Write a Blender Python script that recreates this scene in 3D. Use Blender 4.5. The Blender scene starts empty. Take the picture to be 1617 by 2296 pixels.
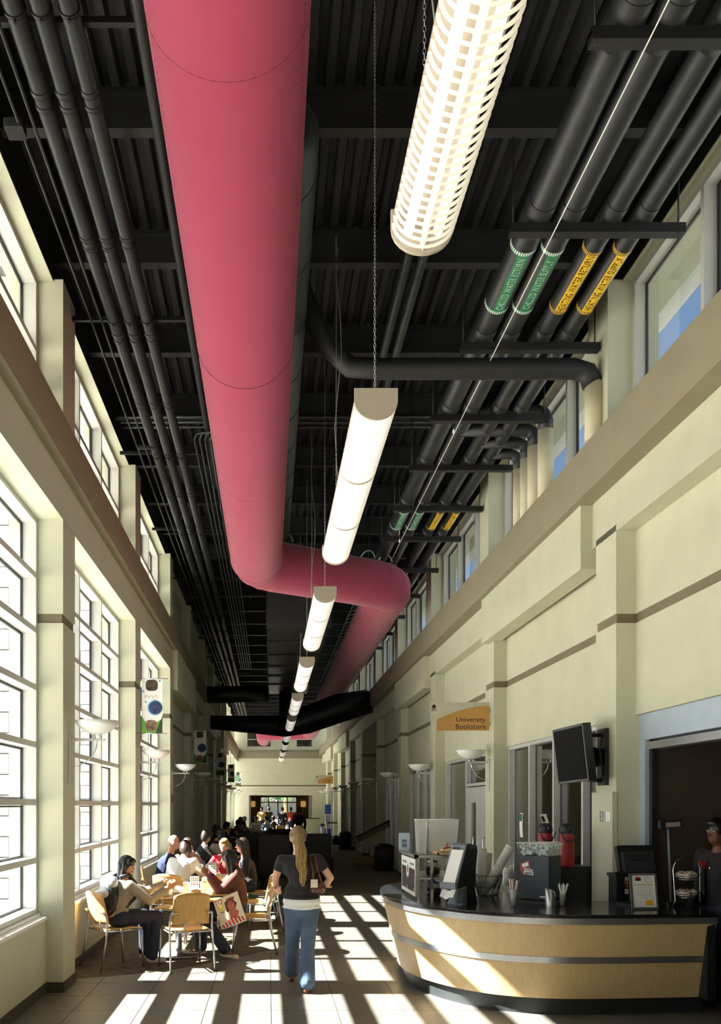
import bpy, bmesh, math, random
import numpy as np
from mathutils import Vector, Matrix
random.seed(7)
SC = bpy.context.scene
PI = math.pi
# ------------------------------------------------------------------ camera
# world: x right, y down the hall, z up; the lens looks level down the hall with rise and shift
FPX, VX, VY, CZ = 1900.0, 603.0, 1806.0, 1.8
cd = bpy.data.cameras.new('camera'); cam = bpy.data.objects.new('camera', cd); SC.collection.objects.link(cam)
cam.location = (0, 0, CZ); cam.rotation_euler = (PI/2, 0, 0)
cd.sensor_fit = 'HORIZONTAL'; cd.sensor_width = 36; cd.lens = 36*FPX/1617
cd.shift_x = (808.5-VX)/1617; cd.shift_y = (VY-1148)/1617
cd.clip_start = .05; cd.clip_end = 400
SC.camera = cam
# ------------------------------------------------------------------ sky and sun
w = bpy.data.worlds.new('sky'); SC.world = w; w.use_nodes = True
nt = w.node_tree; nt.nodes.clear()
sky = nt.nodes.new('ShaderNodeTexSky'); sky.sky_type = 'NISHITA'; sky.sun_disc = False
sky.sun_elevation = math.radians(43.2); sky.sun_rotation = math.radians(-90); sky.air_density = 1.0; sky.dust_density = 2.0; sky.ozone_density = 1.0
bg = nt.nodes.new('ShaderNodeBackground'); bg.inputs['Strength'].default_value = .17
wo = nt.nodes.new('ShaderNodeOutputWorld')
nt.links.new(sky.outputs[0], bg.inputs[0]); nt.links.new(bg.outputs[0], wo.inputs[0])
sl = bpy.data.lights.new('sun', 'SUN'); sl.energy = 44.0; sl.angle = math.radians(.53); sl.color = (1, .985, .95)
sun = bpy.data.objects.new('sun', sl); SC.collection.objects.link(sun)
sun.rotation_euler = Vector((1, 0.0, -.94)).to_track_quat('-Z', 'Y').to_euler(); sun.location = (-20, 10, 25)
SC.view_settings.view_transform = 'Standard'; SC.view_settings.look = 'None'
SC.view_settings.exposure = .45; SC.view_settings.gamma = 1; SC.view_settings.use_curve_mapping = False
SC.cycles.use_denoising = True; SC.cycles.max_bounces = 9; SC.cycles.diffuse_bounces = 5; SC.cycles.transparent_max_bounces = 16
SC.cycles.sample_clamp_indirect = 6; SC.cycles.caustics_reflective = False; SC.cycles.caustics_refractive = False

# ------------------------------------------------------------------ materials
def s2l(c): return tuple(((v/255+.055)/1.055)**2.4 if v/255 > .04045 else v/255/12.92 for v in c)
MATS = {}
def mat(name, col, rough=.6, metal=0, spec=.5, noise=0, nscale=8, bump=0, bscale=60, emit=None, alpha=1, trans=0, sheen=0, stretch=None, col2=None):
    if name in MATS: return MATS[name]
    m = bpy.data.materials.new(name); m.use_nodes = True; n = m.node_tree; b = n.nodes['Principled BSDF']
    c = s2l(col) + (1,)
    b.inputs['Base Color'].default_value = c; b.inputs['Roughness'].default_value = rough
    b.inputs['Metallic'].default_value = metal; b.inputs['Specular IOR Level'].default_value = spec
    if trans: b.inputs['Transmission Weight'].default_value = trans
    if alpha < 1: b.inputs['Alpha'].default_value = alpha
    if sheen: b.inputs['Sheen Weight'].default_value = sheen
    if emit: b.inputs['Emission Color'].default_value = tuple(emit[0]) + (1,); b.inputs['Emission Strength'].default_value = emit[1]
    if noise or bump:
        tc = n.nodes.new('ShaderNodeTexCoord'); src = tc.outputs['Object']
        if stretch:
            mp = n.nodes.new('ShaderNodeMapping'); mp.inputs['Scale'].default_value = stretch; n.links.new(src, mp.inputs[0]); src = mp.outputs[0]
    if noise:
        t = n.nodes.new('ShaderNodeTexNoise'); t.inputs['Scale'].default_value = nscale; t.inputs['Detail'].default_value = 5
        n.links.new(src, t.inputs['Vector'])
        r = n.nodes.new('ShaderNodeValToRGB'); r.color_ramp.elements[0].position = .3; r.color_ramp.elements[1].position = .7
        c2 = s2l(col2) if col2 else tuple(v*(1-noise) for v in c[:3])
        r.color_ramp.elements[0].color = tuple(c2) + (1,)
        r.color_ramp.elements[1].color = c if col2 else tuple(min(1, v*(1+noise*.6)) for v in c[:3]) + (1,)
        n.links.new(t.outputs['Fac'], r.inputs[0]); n.links.new(r.outputs[0], b.inputs['Base Color'])
    if bump:
        t2 = n.nodes.new('ShaderNodeTexNoise'); t2.inputs['Scale'].default_value = bscale; t2.inputs['Detail'].default_value = 4
        n.links.new(src, t2.inputs['Vector'])
        bp = n.nodes.new('ShaderNodeBump'); bp.inputs['Strength'].default_value = bump; bp.inputs['Distance'].default_value = .01
        n.links.new(t2.outputs['Fac'], bp.inputs['Height']); n.links.new(bp.outputs[0], b.inputs['Normal'])
    MATS[name] = m; return m
def glass(name, tint=(1, 1, 1), refl=.5, base=.04):
    m = bpy.data.materials.new(name); m.use_nodes = True; n = m.node_tree; n.nodes.clear()
    o = n.nodes.new('ShaderNodeOutputMaterial'); mx = n.nodes.new('ShaderNodeMixShader')
    t = n.nodes.new('ShaderNodeBsdfTransparent'); t.inputs[0].default_value = tuple(tint) + (1,)
    g = n.nodes.new('ShaderNodeBsdfGlossy'); g.inputs['Roughness'].default_value = .02
    lw = n.nodes.new('ShaderNodeLayerWeight'); lw.inputs[0].default_value = .5
    f = n.nodes.new('ShaderNodeMath'); f.operation = 'POWER'; f.inputs[1].default_value = 4; n.links.new(lw.outputs['Facing'], f.inputs[0])
    mm = n.nodes.new('ShaderNodeMath'); mm.operation = 'MULTIPLY_ADD'; mm.inputs[1].default_value = refl; mm.inputs[2].default_value = base; mm.use_clamp = True
    n.links.new(f.outputs[0], mm.inputs[0]); n.links.new(mm.outputs[0], mx.inputs[0]); n.links.new(t.outputs[0], mx.inputs[1]); n.links.new(g.outputs[0], mx.inputs[2]); n.links.new(mx.outputs[0], o.inputs[0])
    MATS[name] = m; return m
PAINT = mat('cream_paint', (194, 195, 172), .75, noise=.05, nscale=3, bump=.08, bscale=120)
BELT = mat('taupe_paint', (118, 108, 84), .7, noise=.06, nscale=4, bump=.05)
LEDGEM = mat('tan_ledge_paint', (142, 134, 112), .75, noise=.06, nscale=4, bump=.06, bscale=100)
BASEB = mat('dark_rubber', (62, 58, 48), .5, noise=.1, nscale=6)
BLACK = mat('black_paint', (20, 20, 22), .55, noise=.2, nscale=5, bump=.05)
BLACK2 = mat('black_pipe_wrap', (28, 29, 31), .5, noise=.18, nscale=5, bump=.12, bscale=50)
GREYD = mat('dark_grey_metal', (36, 39, 39), .5, noise=.15, nscale=5)
ALU = mat('aluminium', (212, 213, 216), .42, .45, noise=.05, nscale=10)
ALUW = mat('pale_window_frame', (196, 196, 192), .45, .1, noise=.04, nscale=10)
GASK = mat('black_gasket', (22, 26, 34), .5, noise=.1, nscale=20)
STEEL = mat('brushed_steel', (190, 192, 196), .3, .9, noise=.06, nscale=30)
CHROME = mat('chrome', (225, 228, 232), .12, 1, noise=.03, nscale=20)
GL = glass('window_glass', (.96, .98, .98), .8, .04)
GLS = glass('shop_glass', (.8, .82, .8), 1.0, .16)
BLOCK = mat('concrete_block', (210, 212, 214), .9, noise=.12, nscale=9, bump=.4, bscale=40)
MORT = mat('mortar', (62, 64, 68), .95, noise=.1, nscale=20)
PINK = mat('pink_fabric', (164, 56, 86), .85, noise=.05, nscale=3, bump=.15, bscale=300, sheen=.2)
PINKD = mat('pink_seam', (120, 40, 60), .9, noise=.1, nscale=30)
WOODL = mat('maple_laminate', (208, 180, 134), .38, noise=.09, nscale=5, stretch=(9, 9, .7), bump=.02)
WOODC = mat('maple_chair_ply', (216, 170, 102), .35, noise=.14, nscale=5, stretch=(8, 8, .8))
CTOP = mat('black_solid_surface', (30, 32, 34), .16, noise=.3, nscale=60)
WHITE = mat('white_paint', (238, 238, 234), .5, noise=.03, nscale=10)
PAPER = mat('white_paper', (240, 240, 238), .8, noise=.03, nscale=20)
DARK = mat('dark_plastic', (28, 30, 33), .4, noise=.15, nscale=15)
GREYP = mat('grey_plastic', (110, 120, 132), .4, noise=.08, nscale=15)
DKBLUE = mat('dark_navy', (20, 26, 44), .6, noise=.15, nscale=12)
RED = mat('red_enamel', (150, 28, 34), .3, noise=.08, nscale=12)
CLEAR = glass('clear_plastic', (.93, .94, .95), 1.2, .12)

# ------------------------------------------------------------------ mesh building
class MB:
    def __init__(s): s.v = []; s.f = []; s.m = []; s.sm = []
    def add(s, vs, fs, mi=0, smooth=False):
        o = len(s.v); s.v += [tuple(v) for v in vs]
        for f in fs: s.f.append([i+o for i in f]); s.m.append(mi); s.sm.append(smooth)
        return s
    def box(s, x0, x1, y0, y1, z0, z1, mi=0, M=None):
        vs = [(x, y, z) for x in (x0, x1) for y in (y0, y1) for z in (z0, z1)]
        if M: vs = [M @ Vector(v) for v in vs]
        return s.add(vs, [(0, 1, 3, 2), (4, 6, 7, 5), (0, 4, 5, 1), (2, 3, 7, 6), (0, 2, 6, 4), (1, 5, 7, 3)], mi)
    def cbox(s, c, d, mi=0, M=None):
        return s.box(c[0]-d[0]/2, c[0]+d[0]/2, c[1]-d[1]/2, c[1]+d[1]/2, c[2]-d[2]/2, c[2]+d[2]/2, mi, M)
    def rbox(s, c, d, r, mi=0, M=None, axis=2, n=4):
        # box with rounded corners about an axis
        a = [i for i in range(3) if i != axis]; pts = []
        for cx, cy, st in ((1, 1, 0), (-1, 1, 1), (-1, -1, 2), (1, -1, 3)):
            for k in range(n+1):
                t = (st + k/n)*PI/2
                pts.append((cx*(d[a[0]]/2-r)+r*math.cos(t), cy*(d[a[1]]/2-r)+r*math.sin(t)))
        vs = []
        for h in (-d[axis]/2, d[axis]/2):
            for p in pts:
                v = [0, 0, 0]; v[a[0]] = p[0]+c[a[0]]; v[a[1]] = p[1]+c[a[1]]; v[axis] = h+c[axis]
                vs.append(M @ Vector(v) if M else v)
        N = len(pts)
        fs = [list(range(N))[::-1], list(range(N, 2*N))] + [(i, (i+1) % N, N+(i+1) % N, N+i) for i in range(N)]
        return s.add(vs, fs, mi)
    def tube(s, path, r, n=10, mi=0, closed=False, caps=True):
        P = [Vector(p) for p in path]; R = r if isinstance(r, (list, tuple)) else [r]*len(P)
        vs = []; up = None; L = len(P)
        for i, p in enumerate(P):
            if closed: d = P[(i+1) % L]-P[i-1]
            else: d = P[min(i+1, L-1)]-P[max(i-1, 0)]
            d = d.normalized() if d.length > 1e-9 else Vector((0, 0, 1))
            if up is None:
                up = Vector((0, 0, 1)) if abs(d.z) < .9 else Vector((1, 0, 0))
            a = d.cross(up)
            if a.length < 1e-5: a = d.orthogonal()
            a.normalize(); up = a.cross(d).normalized()
            for k in range(n):
                t = 2*PI*k/n; vs.append(p + a*math.cos(t)*R[i] + up*math.sin(t)*R[i])
        fs = []
        for i in range(L if closed else L-1):
            j = (i+1) % L
            for k in range(n):
                fs.append((i*n+k, i*n+(k+1) % n, j*n+(k+1) % n, j*n+k))
        s.add(vs, fs, mi, True)
        if caps and not closed:
            o = len(s.v)-len(vs)
            for base in (0, (L-1)*n):
                f = [o+base+k for k in range(n)]
                s.f.append(f if base else f[::-1]); s.m.append(mi); s.sm.append(False)
        return s
    def lathe(s, prof, c=(0, 0, 0), n=24, mi=0, M=None, smooth=True):
        vs = []
        for r, z in prof:
            for k in range(n):
                t = 2*PI*k/n; v = Vector((c[0]+r*math.cos(t), c[1]+r*math.sin(t), c[2]+z)); vs.append(M @ v if M else v)
        fs = [(i*n+k, i*n+(k+1) % n, (i+1)*n+(k+1) % n, (i+1)*n+k) for i in range(len(prof)-1) for k in range(n)]
        return s.add(vs, fs, mi, smooth)
    def disc(s, c, r, n=24, mi=0):
        return s.add([(c[0]+r*math.cos(2*PI*k/n), c[1]+r*math.sin(2*PI*k/n), c[2]) for k in range(n)], [list(range(n))], mi)
    def prism(s, poly, z0, z1, mi=0, M=None, axis=2):
        N = len(poly); vs = []
        for z in (z0, z1):
            for p in poly:
                v = [0, 0, 0]; a = [i for i in range(3) if i != axis]; v[a[0]] = p[0]; v[a[1]] = p[1]; v[axis] = z
                vs.append(M @ Vector(v) if M else v)
        return s.add(vs, [list(range(N))[::-1], list(range(N, 2*N))] + [(i, (i+1) % N, N+(i+1) % N, N+i) for i in range(N)], mi)
    def grid(s, fn, nu, nv, mi=0, smooth=True, thick=0):
        vs = [Vector(fn(i/nu, j/nv)) for i in range(nu+1) for j in range(nv+1)]
        fs = [(i*(nv+1)+j, i*(nv+1)+j+1, (i+1)*(nv+1)+j+1, (i+1)*(nv+1)+j) for i in range(nu) for j in range(nv)]
        return s.add(vs, fs, mi, smooth)
    def sphere(s, c, r, n=12, mi=0, M=None):
        r = r if isinstance(r, (list, tuple)) else (r, r, r); prof = []
        vs = []; m = max(4, n//2)
        for i in range(m+1):
            th = PI*i/m
            for k in range(n):
                ph = 2*PI*k/n
                v = Vector((c[0]+r[0]*math.sin(th)*math.cos(ph), c[1]+r[1]*math.sin(th)*math.sin(ph), c[2]+r[2]*math.cos(th)))
                vs.append(M @ v if M else v)
        fs = [(i*n+k, (i+1)*n+k, (i+1)*n+(k+1) % n, i*n+(k+1) % n) for i in range(m) for k in range(n)]
        return s.add(vs, fs, mi, True)
    def mesh(s, name, mats):
        me = bpy.data.meshes.new(name); me.from_pydata(s.v, [], s.f)
        if not isinstance(mats, (list, tuple)): mats = [mats]
        for m in mats: me.materials.append(m)
        me.polygons.foreach_set('material_index', s.m); me.polygons.foreach_set('use_smooth', s.sm)
        me.update(); return me
    def obj(s, name, mats, parent=None, loc=None, bevel=0, fix=True):
        me = s.mesh(name, mats)
        if fix:
            bm = bmesh.new(); bm.from_mesh(me); bmesh.ops.remove_doubles(bm, verts=bm.verts, dist=1e-5) if fix == 2 else None
            bmesh.ops.recalc_face_normals(bm, faces=bm.faces); bm.to_mesh(me); bm.free()
        return link(name, me, parent, loc, bevel)
def link(name, me, parent=None, loc=None, bevel=0, rot=None):
    o = bpy.data.objects.new(name, me); SC.collection.objects.link(o)
    if parent: o.parent = parent
    if loc is not None: o.location = loc
    if rot is not None: o.rotation_euler = rot
    if bevel:
        b = o.modifiers.new('bevel', 'BEVEL'); b.width = bevel; b.segments = 2; b.limit_method = 'ANGLE'; b.angle_limit = math.radians(40)
    return o
def tag(o, label, cat, group=None, kind=None):
    o['label'] = label; o['category'] = cat
    if group: o['group'] = group
    if kind: o['kind'] = kind
    return o
def thing(name, label, cat, loc=(0, 0, 0), rz=0, group=None):
    o = bpy.data.objects.new(name, None); SC.collection.objects.link(o); o.empty_display_size = .1
    o.location = loc; o.rotation_euler = (0, 0, rz); return tag(o, label, cat, group)
def struct(o, label=None):
    o['kind'] = 'structure'
    if label: o['label'] = label
    return o
def sempty(name, label=None):
    o = bpy.data.objects.new(name, None); SC.collection.objects.link(o); return struct(o, label)
KIDS = {}
def copy_tree(o, parent=None):
    c = o.copy(); SC.collection.objects.link(c)
    if parent: c.parent = parent
    for ch in [x for x in o.children]: copy_tree(ch, c)
    return c
def at(px, py, Y): return Vector(((px-VX)*Y/FPX, Y, CZ+(VY-py)*Y/FPX))
def text_mesh(body, size, font_mat, name='lettering', parent=None, M=None, fn=None, extrude=.0008, align='CENTER'):
    cu = bpy.data.curves.new(name, 'FONT'); cu.body = body; cu.size = size; cu.extrude = extrude; cu.align_x = align; cu.align_y = 'CENTER'; cu.resolution_u = 3
    t = bpy.data.objects.new('tmp', cu); SC.collection.objects.link(t)
    dg = bpy.context.evaluated_depsgraph_get(); me = bpy.data.meshes.new_from_object(t.evaluated_get(dg))
    bpy.data.objects.remove(t); bpy.data.curves.remove(cu)
    for v in me.vertices:
        if fn: v.co = fn(v.co)
        elif M: v.co = M @ v.co
    me.materials.clear(); me.materials.append(font_mat); me.name = name
    return link(name, me, parent)
def facing(c, right, up):  # matrix with local x=right, y=up at c
    r = Vector(right).normalized(); u = Vector(up).normalized(); n = r.cross(u)
    return Matrix(((r.x, u.x, n.x, c[0]), (r.y, u.y, n.y, c[1]), (r.z, u.z, n.z, c[2]), (0, 0, 0, 1)))
# ================================================================== THE SETTING
P = 4.43
def PY(k): return 8.15+P*(k-1)
Y0, YE = -4.0, 53.2
KS = list(range(-1, 11))              # pillars
SUNBAYS = [-1, 0, 1, 2, 8, 9, 10]     # bays of the left wall that hold tall windows (bay k lies between pillar k and k+1)
ZLED0, ZLED1, ZTOP = 4.97, 5.39, 6.84
def bay(k): return PY(k)+.5, PY(k+1)
# ---- left wall
wl = struct(MB().box(-2.5, -2.1, Y0, Y0+.3, 0, ZTOP).obj('wall_left', PAINT), 'cream painted window wall with pillars, beam and ledge')
b = MB(); b.box(-2.5, -1.98, Y0, YE, 4.55, ZLED0); b.obj('beam', PAINT, wl)
for k in range(3, 8, 2):
    y0, y1 = PY(k)+.0, PY(k+1)
    MB().box(-2.2, -1.86, y0+.25, y1+.25, 4.15, ZLED0).obj('deep_beam', PAINT, wl)
MB().box(-2.5, -1.88, Y0, YE, ZLED0, ZLED1).obj('ledge', LEDGEM, wl, bevel=.004)
pm = MB(); pm.box(-2.5, -1.98, 0, .5, 0, 3.555); pm.box(-2.49, -1.995, .015, .485, 3.555, 3.645, 1); pm.box(-2.5, -1.98, 0, .5, 3.645, 4.56)
pmesh = pm.mesh('pillar', [PAINT, BELT])
um = MB().box(-2.5, -1.98, 0, .5, ZLED1-.01, ZTOP+.02).mesh('upper_pillar', PAINT)
for k in KS:
    link('pillar', pmesh, wl, (0, PY(k), 0)); link('upper_pillar', um, wl, (0, PY(k), 0))
bays = KS[:-1]+[10]
for k in KS:
    y0, y1 = bay(k); y1 = min(y1, YE)
    if k in SUNBAYS:
        MB().box(-2.5, -2.144, y0, y1, 0, .70).obj('sill_wall', PAINT, wl)
        b = MB(); b.box(-2.5, -2.13, y0, y1, .70, .735); b.box(-2.5, -2.2, y0, y1, .735, .765); b.obj('sill', WHITE, wl, bevel=.004)
    else:
        b = MB(); b.box(-2.5, -2.15, y0, y1, 0, 3.555); b.box(-2.49, -2.165, y0, y1, 3.555, 3.645, 1); b.box(-2.5, -2.15, y0, y1, 3.645, 4.56); b.obj('wall_panel', [PAINT, BELT], wl)
        MB().box(-2.5, -2.2, y0, y1, ZLED1-.01, ZTOP+.02).obj('upper_wall_panel', PAINT, wl)
b = MB(); b.box(-2.5, -2.075, Y0, YE, ZTOP, ZTOP+.015); b.obj('window_head_soffit', PAINT, wl)
b = MB(); b.box(-2.5, -2.075, Y0, YE, ZTOP+.015, 7.42); b.obj('eaves_beam', BLACK, wl)
bb = MB()
for k in KS:
    y0, y1 = bay(k); y1 = min(y1, YE); xw = -2.144 if k in SUNBAYS else -2.15
    bb.box(xw-.02, xw+.012, y0, y1, 0, .1); bb.box(-2.2, -1.968, PY(k)-.012, PY(k)+.512, 0, .1)
struct(bb.obj('baseboard_left', BASEB))
# ---- left windows
WN = [0]
def tall_window(y0, y1, z0, z1, muntins, xin, xout, side, ncol=3, fm=ALUW, glassm=None, mu_h=.056):
    """frame, vertical mullions, muntins and one pane per opening; xin room side, xout glass side"""
    WN[0] += 1
    root = sempty('window_%d' % WN[0]); gm = glassm or GL
    lo, hi = min(xin, xout), max(xin, xout); t = .05
    f = MB(); f.box(lo, hi, y0, y0+t, z0, z1); f.box(lo, hi, y1-t, y1, z0, z1); f.box(lo, hi, y0+t, y1-t, z0, z0+t); f.box(lo, hi, y0+t, y1-t, z1-t, z1)
    f.obj('frame', fm, root)
    ys = [y0+(y1-y0)*i/ncol for i in range(ncol+1)]
    mm = MB().box(lo, hi, -.0275, .0275, z0+t, z1-t).mesh('mullion', fm)
    for y in ys[1:-1]: link('mullion', mm, root, (0, y, 0))
    zs = [z0] + muntins + [z1]; W = (y1-y0)/ncol
    tm = MB().box(lo+.004, hi-.004, -W/2+.0275, W/2-.0275, -mu_h/2, mu_h/2).mesh('muntin', fm)
    xg = xout + (.012 if xout < xin else -.012)
    g = .018
    for i in range(ncol):
        yc = (ys[i]+ys[i+1])/2
        for z in muntins: link('muntin', tm, root, (0, yc, z))
    cache = {}
    for j in range(len(zs)-1):
        a = zs[j]+(.03 if j else .05); c = zs[j+1]-(.03 if j < len(zs)-2 else .05); key = round(c-a, 3)
        if key not in cache:
            h = (c-a)/2; pw = W/2-.03; m = MB(); m.box(-.004, .004, -pw, pw, -h, h)
            s_ = -1 if xout < xin else 1; m.box(-.006, .014, -pw, -pw+g*2, -h, h, 1); m.box(-.006, .014, pw-g*2, pw, -h, h, 1); m.box(-.006, .014, -pw, pw, -h, -h+g, 1); m.box(-.006, .014, -pw, pw, h-g, h, 1)
            cache[key] = m.mesh('pane', [gm, GASK])
        for i in range(ncol):
            link('pane', cache[key], root, (xg, (ys[i]+ys[i+1])/2, (a+c)/2))
    return root
for k in SUNBAYS:
    y0, y1 = bay(k); y1 = min(y1, YE)
    tall_window(y0, y1, .765, 4.55, [1.275, 1.83, 2.38, 2.93, 3.477, 4.0], -2.225, -2.38, 'left')
for k in SUNBAYS:
    y0, y1 = bay(k); y1 = min(y1, YE)
    tall_window(y0, y1, 5.40, 6.84, [5.72, 6.17], -2.225, -2.38, 'left')
# ---- exterior block piers (seen through the glass)
bl = [MB().box(0, .384, -.1, .1, 0, .186).mesh('block', BLOCK), MB().box(0, .184, -.1, .1, 0, .186).mesh('block', BLOCK), MB().box(0, .086, -.1, .1, 0, .186).mesh('block', BLOCK)]
for n_, k in enumerate((1, 2, 3)):
    pr = MB().box(-3.0, -2.4, PY(k)+.02, PY(k)+.5, -.1, 7.0).obj('block_pier', MORT)
    tag(pr, ['concrete block pier outside, beyond the nearest tall window', 'concrete block pier outside, beyond the second tall window', 'concrete block pier outside, beyond the third tall window'][n_], 'pier', 'block piers outside the windows')
    if k == 3: continue
    for r in range(35):
        xs = [(-2.9, 0), (-2.5, 2), (-3.0, 2)] if r % 2 else [(-3.0, 1), (-2.8, 0)]
        for x, wi in xs: link('block', bl[wi], pr, (x+.006, PY(k)+.11, -.1+r*.2+.007))
    for o in pr.children: pass
# ---- right wall
XR, XP, XL = 3.53, 3.34, 3.14
wr = struct(MB().box(XR, 4.0, Y0, Y0+.3, 0, ZTOP).obj('wall_right', PAINT), 'cream painted shop wall with pilasters, taupe band and ledge')
MB().box(XP, 4.0, Y0, YE, 4.44, 4.92).obj('beam', PAINT, wr)
for k in (1, 3, 7, 9):
    MB().box(3.22, XP+.1, PY(k)+.6, PY(k+1)+.25, 4.24, 4.92).obj('deep_beam', PAINT, wr)
b = MB(); b.box(XL, 4.0, Y0, PY(5)+.5, 4.9, ZLED1); b.box(XL, 4.0, PY(6), YE, 4.9, ZLED1); b.box(XL, 4.1, PY(5)+.5, PY(6), 4.9, ZLED1); b.obj('ledge', LEDGEM, wr, bevel=.004)
pm = MB(); pm.box(XP, 4.0, 0, .5, 0, 3.555); pm.box(XP+.012, 4.0, .012, .488, 3.555, 3.645, 1); pm.box(XP, 4.0, 0, .5, 3.645, 4.5)
pmesh = pm.mesh('pilaster', [PAINT, BELT])
um = MB().box(3.26, 3.75, 0, .5, ZLED1-.01, ZTOP+.02).mesh('upper_pilaster', PAINT)
for k in KS:
    link('pilaster', pmesh, wr, (0, PY(k), 0)); link('upper_pilaster', um, wr, (0, PY(k), 0))
HEAD = 2.67
for k in KS:
    y0, y1 = bay(k); y1 = min(y1, YE)
    if k == 5: x0 = 3.9
    else: x0 = XR
    b = MB(); b.box(x0, 4.1, y0, y1, HEAD, 3.555); b.box(x0+.012, 4.1, y0, y1, 3.555, 3.645, 1); b.box(x0, 4.1, y0, y1, 3.645, 4.5 if k != 5 else 4.92)
    if k in (5, 8, 10): b.box(x0, 4.1, y0, y1, 0, HEAD)
    b.obj('wall_panel', [PAINT, BELT], wr)
MB().box(3.4, 4.0, Y0, YE, ZTOP, ZTOP+.015).obj('window_head_soffit', PAINT, wr)
MB().box(3.4, 4.0, Y0, YE, ZTOP+.015, 7.42).obj('eaves_beam', BLACK, wr)
bb = MB()
for k in KS: bb.box(XP-.012, 3.6, PY(k)-.012, PY(k)+.512, 0, .1)
for k in (5, 8, 10): bb.box((3.9 if k == 5 else XR)-.012, 4, *bay(k), 0, .1)
struct(bb.obj('baseboard_right', BASEB))
for k in KS:
    y0, y1 = bay(k); y1 = min(y1, YE)
    tall_window(y0, y1, 5.40, 6.84, [], 3.50, 3.62, 'right', ncol=3)
# shop fronts
for k in (1, 3, 4, 6, 7, 9):
    y0, y1 = bay(k)
    tall_window(y0, y1, .0, HEAD, [], 3.56, 3.66, 'right', ncol=4, fm=ALU, glassm=GLS)
y0, y1 = bay(2)
def panel_window(ya, yb, z0, z1): return tall_window(ya, yb, z0, z1, [], 3.56, 3.66, 'r', ncol=1, fm=ALU, glassm=GLS)
panel_window(15.3, y1, 0, HEAD); panel_window(13.4, 15.3, 2.14, HEAD); panel_window(y0, 13.4, 0, HEAD)
for i, (ya, yb) in enumerate(((13.4, 14.35), (14.35, 15.3))):
    dr = sempty('door_%d' % (i+1), 'grey metal shop door leaf with narrow glass')
    b = MB(); b.box(3.58, 3.63, ya+.01, ya+.3, .02, 2.12); b.box(3.58, 3.63, yb-.3, yb-.01, .02, 2.12); b.box(3.58, 3.63, ya+.3, yb-.3, .02, .3); b.box(3.58, 3.63, ya+.3, yb-.3, 1.85, 2.12); b.obj('leaf', ALU, dr)
    MB().box(3.6, 3.61, ya+.3, yb-.3, .3, 1.85).obj('pane', GLS, dr)
    yh = yb-.34 if i == 0 else ya+.34
    MB().tube([(3.575, yh, .95), (3.54, yh, .97), (3.54, yh, 1.25), (3.575, yh, 1.27)], .012, 8).obj('handle', CHROME, dr)
# rooms behind the shop fronts
b = MB(); b.box(7.5, 7.6, 8.4, YE, -.02, 3.2); b.box(4.1, 7.5, 8.35, 8.45, -.02, 3.2); b.box(4.1, 7.5, 17.1, 17.2, -.02, 3.2); b.box(3.66, 7.6, 8.4, YE, 3.1, 3.2); b.box(4.1, 7.5, 25.9, 26, -.02, 3.2); b.box(4.1, 7.5, 40, 40.1, -.02, 3.2)
struct(b.obj('wall_shops', mat('beige_shop_wall', (190, 176, 132), .8, noise=.05, nscale=3)))
struct(MB().box(3.5, 7.6, 8.2, YE, -.03, -.004).obj('floor_shops', mat('shop_floor', (110, 96, 74), .7, noise=.15, nscale=5)))
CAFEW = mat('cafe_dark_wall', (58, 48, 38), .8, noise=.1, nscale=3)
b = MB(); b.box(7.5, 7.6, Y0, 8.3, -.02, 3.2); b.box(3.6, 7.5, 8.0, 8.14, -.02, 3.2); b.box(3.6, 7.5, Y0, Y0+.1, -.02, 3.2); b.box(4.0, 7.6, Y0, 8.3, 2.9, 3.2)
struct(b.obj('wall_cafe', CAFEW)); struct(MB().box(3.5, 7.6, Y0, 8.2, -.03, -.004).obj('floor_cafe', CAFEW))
# shutter over the cafe opening
SH = mat('shutter_blue_grey', (176, 190, 206), .45, .3, noise=.05, nscale=6)
for i, k in enumerate((0, -1)):
    y0, y1 = bay(k)
    dr = sempty('door_%d' % (3+i), 'rolling shutter housing above the open cafe front')
    MB().box(3.56, 3.9, y0, y1, 2.42, HEAD).obj('housing', SH, dr, bevel=.004)
    MB().box(3.58, 3.7, y0+.05, y1-.12, 2.33, 2.40).obj('bottom_rail', STEEL, dr)
    b = MB(); b.box(3.56, 3.66, y1-.13, y1, 0, 2.42); b.box(3.56, 3.66, y0, y0+.1, 0, 2.42); b.obj('side_frame', SH, dr)
    MB().box(3.6, 3.64, y1-.19, y1-.14, 0, 2.33).obj('guide', DARK, dr)
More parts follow.
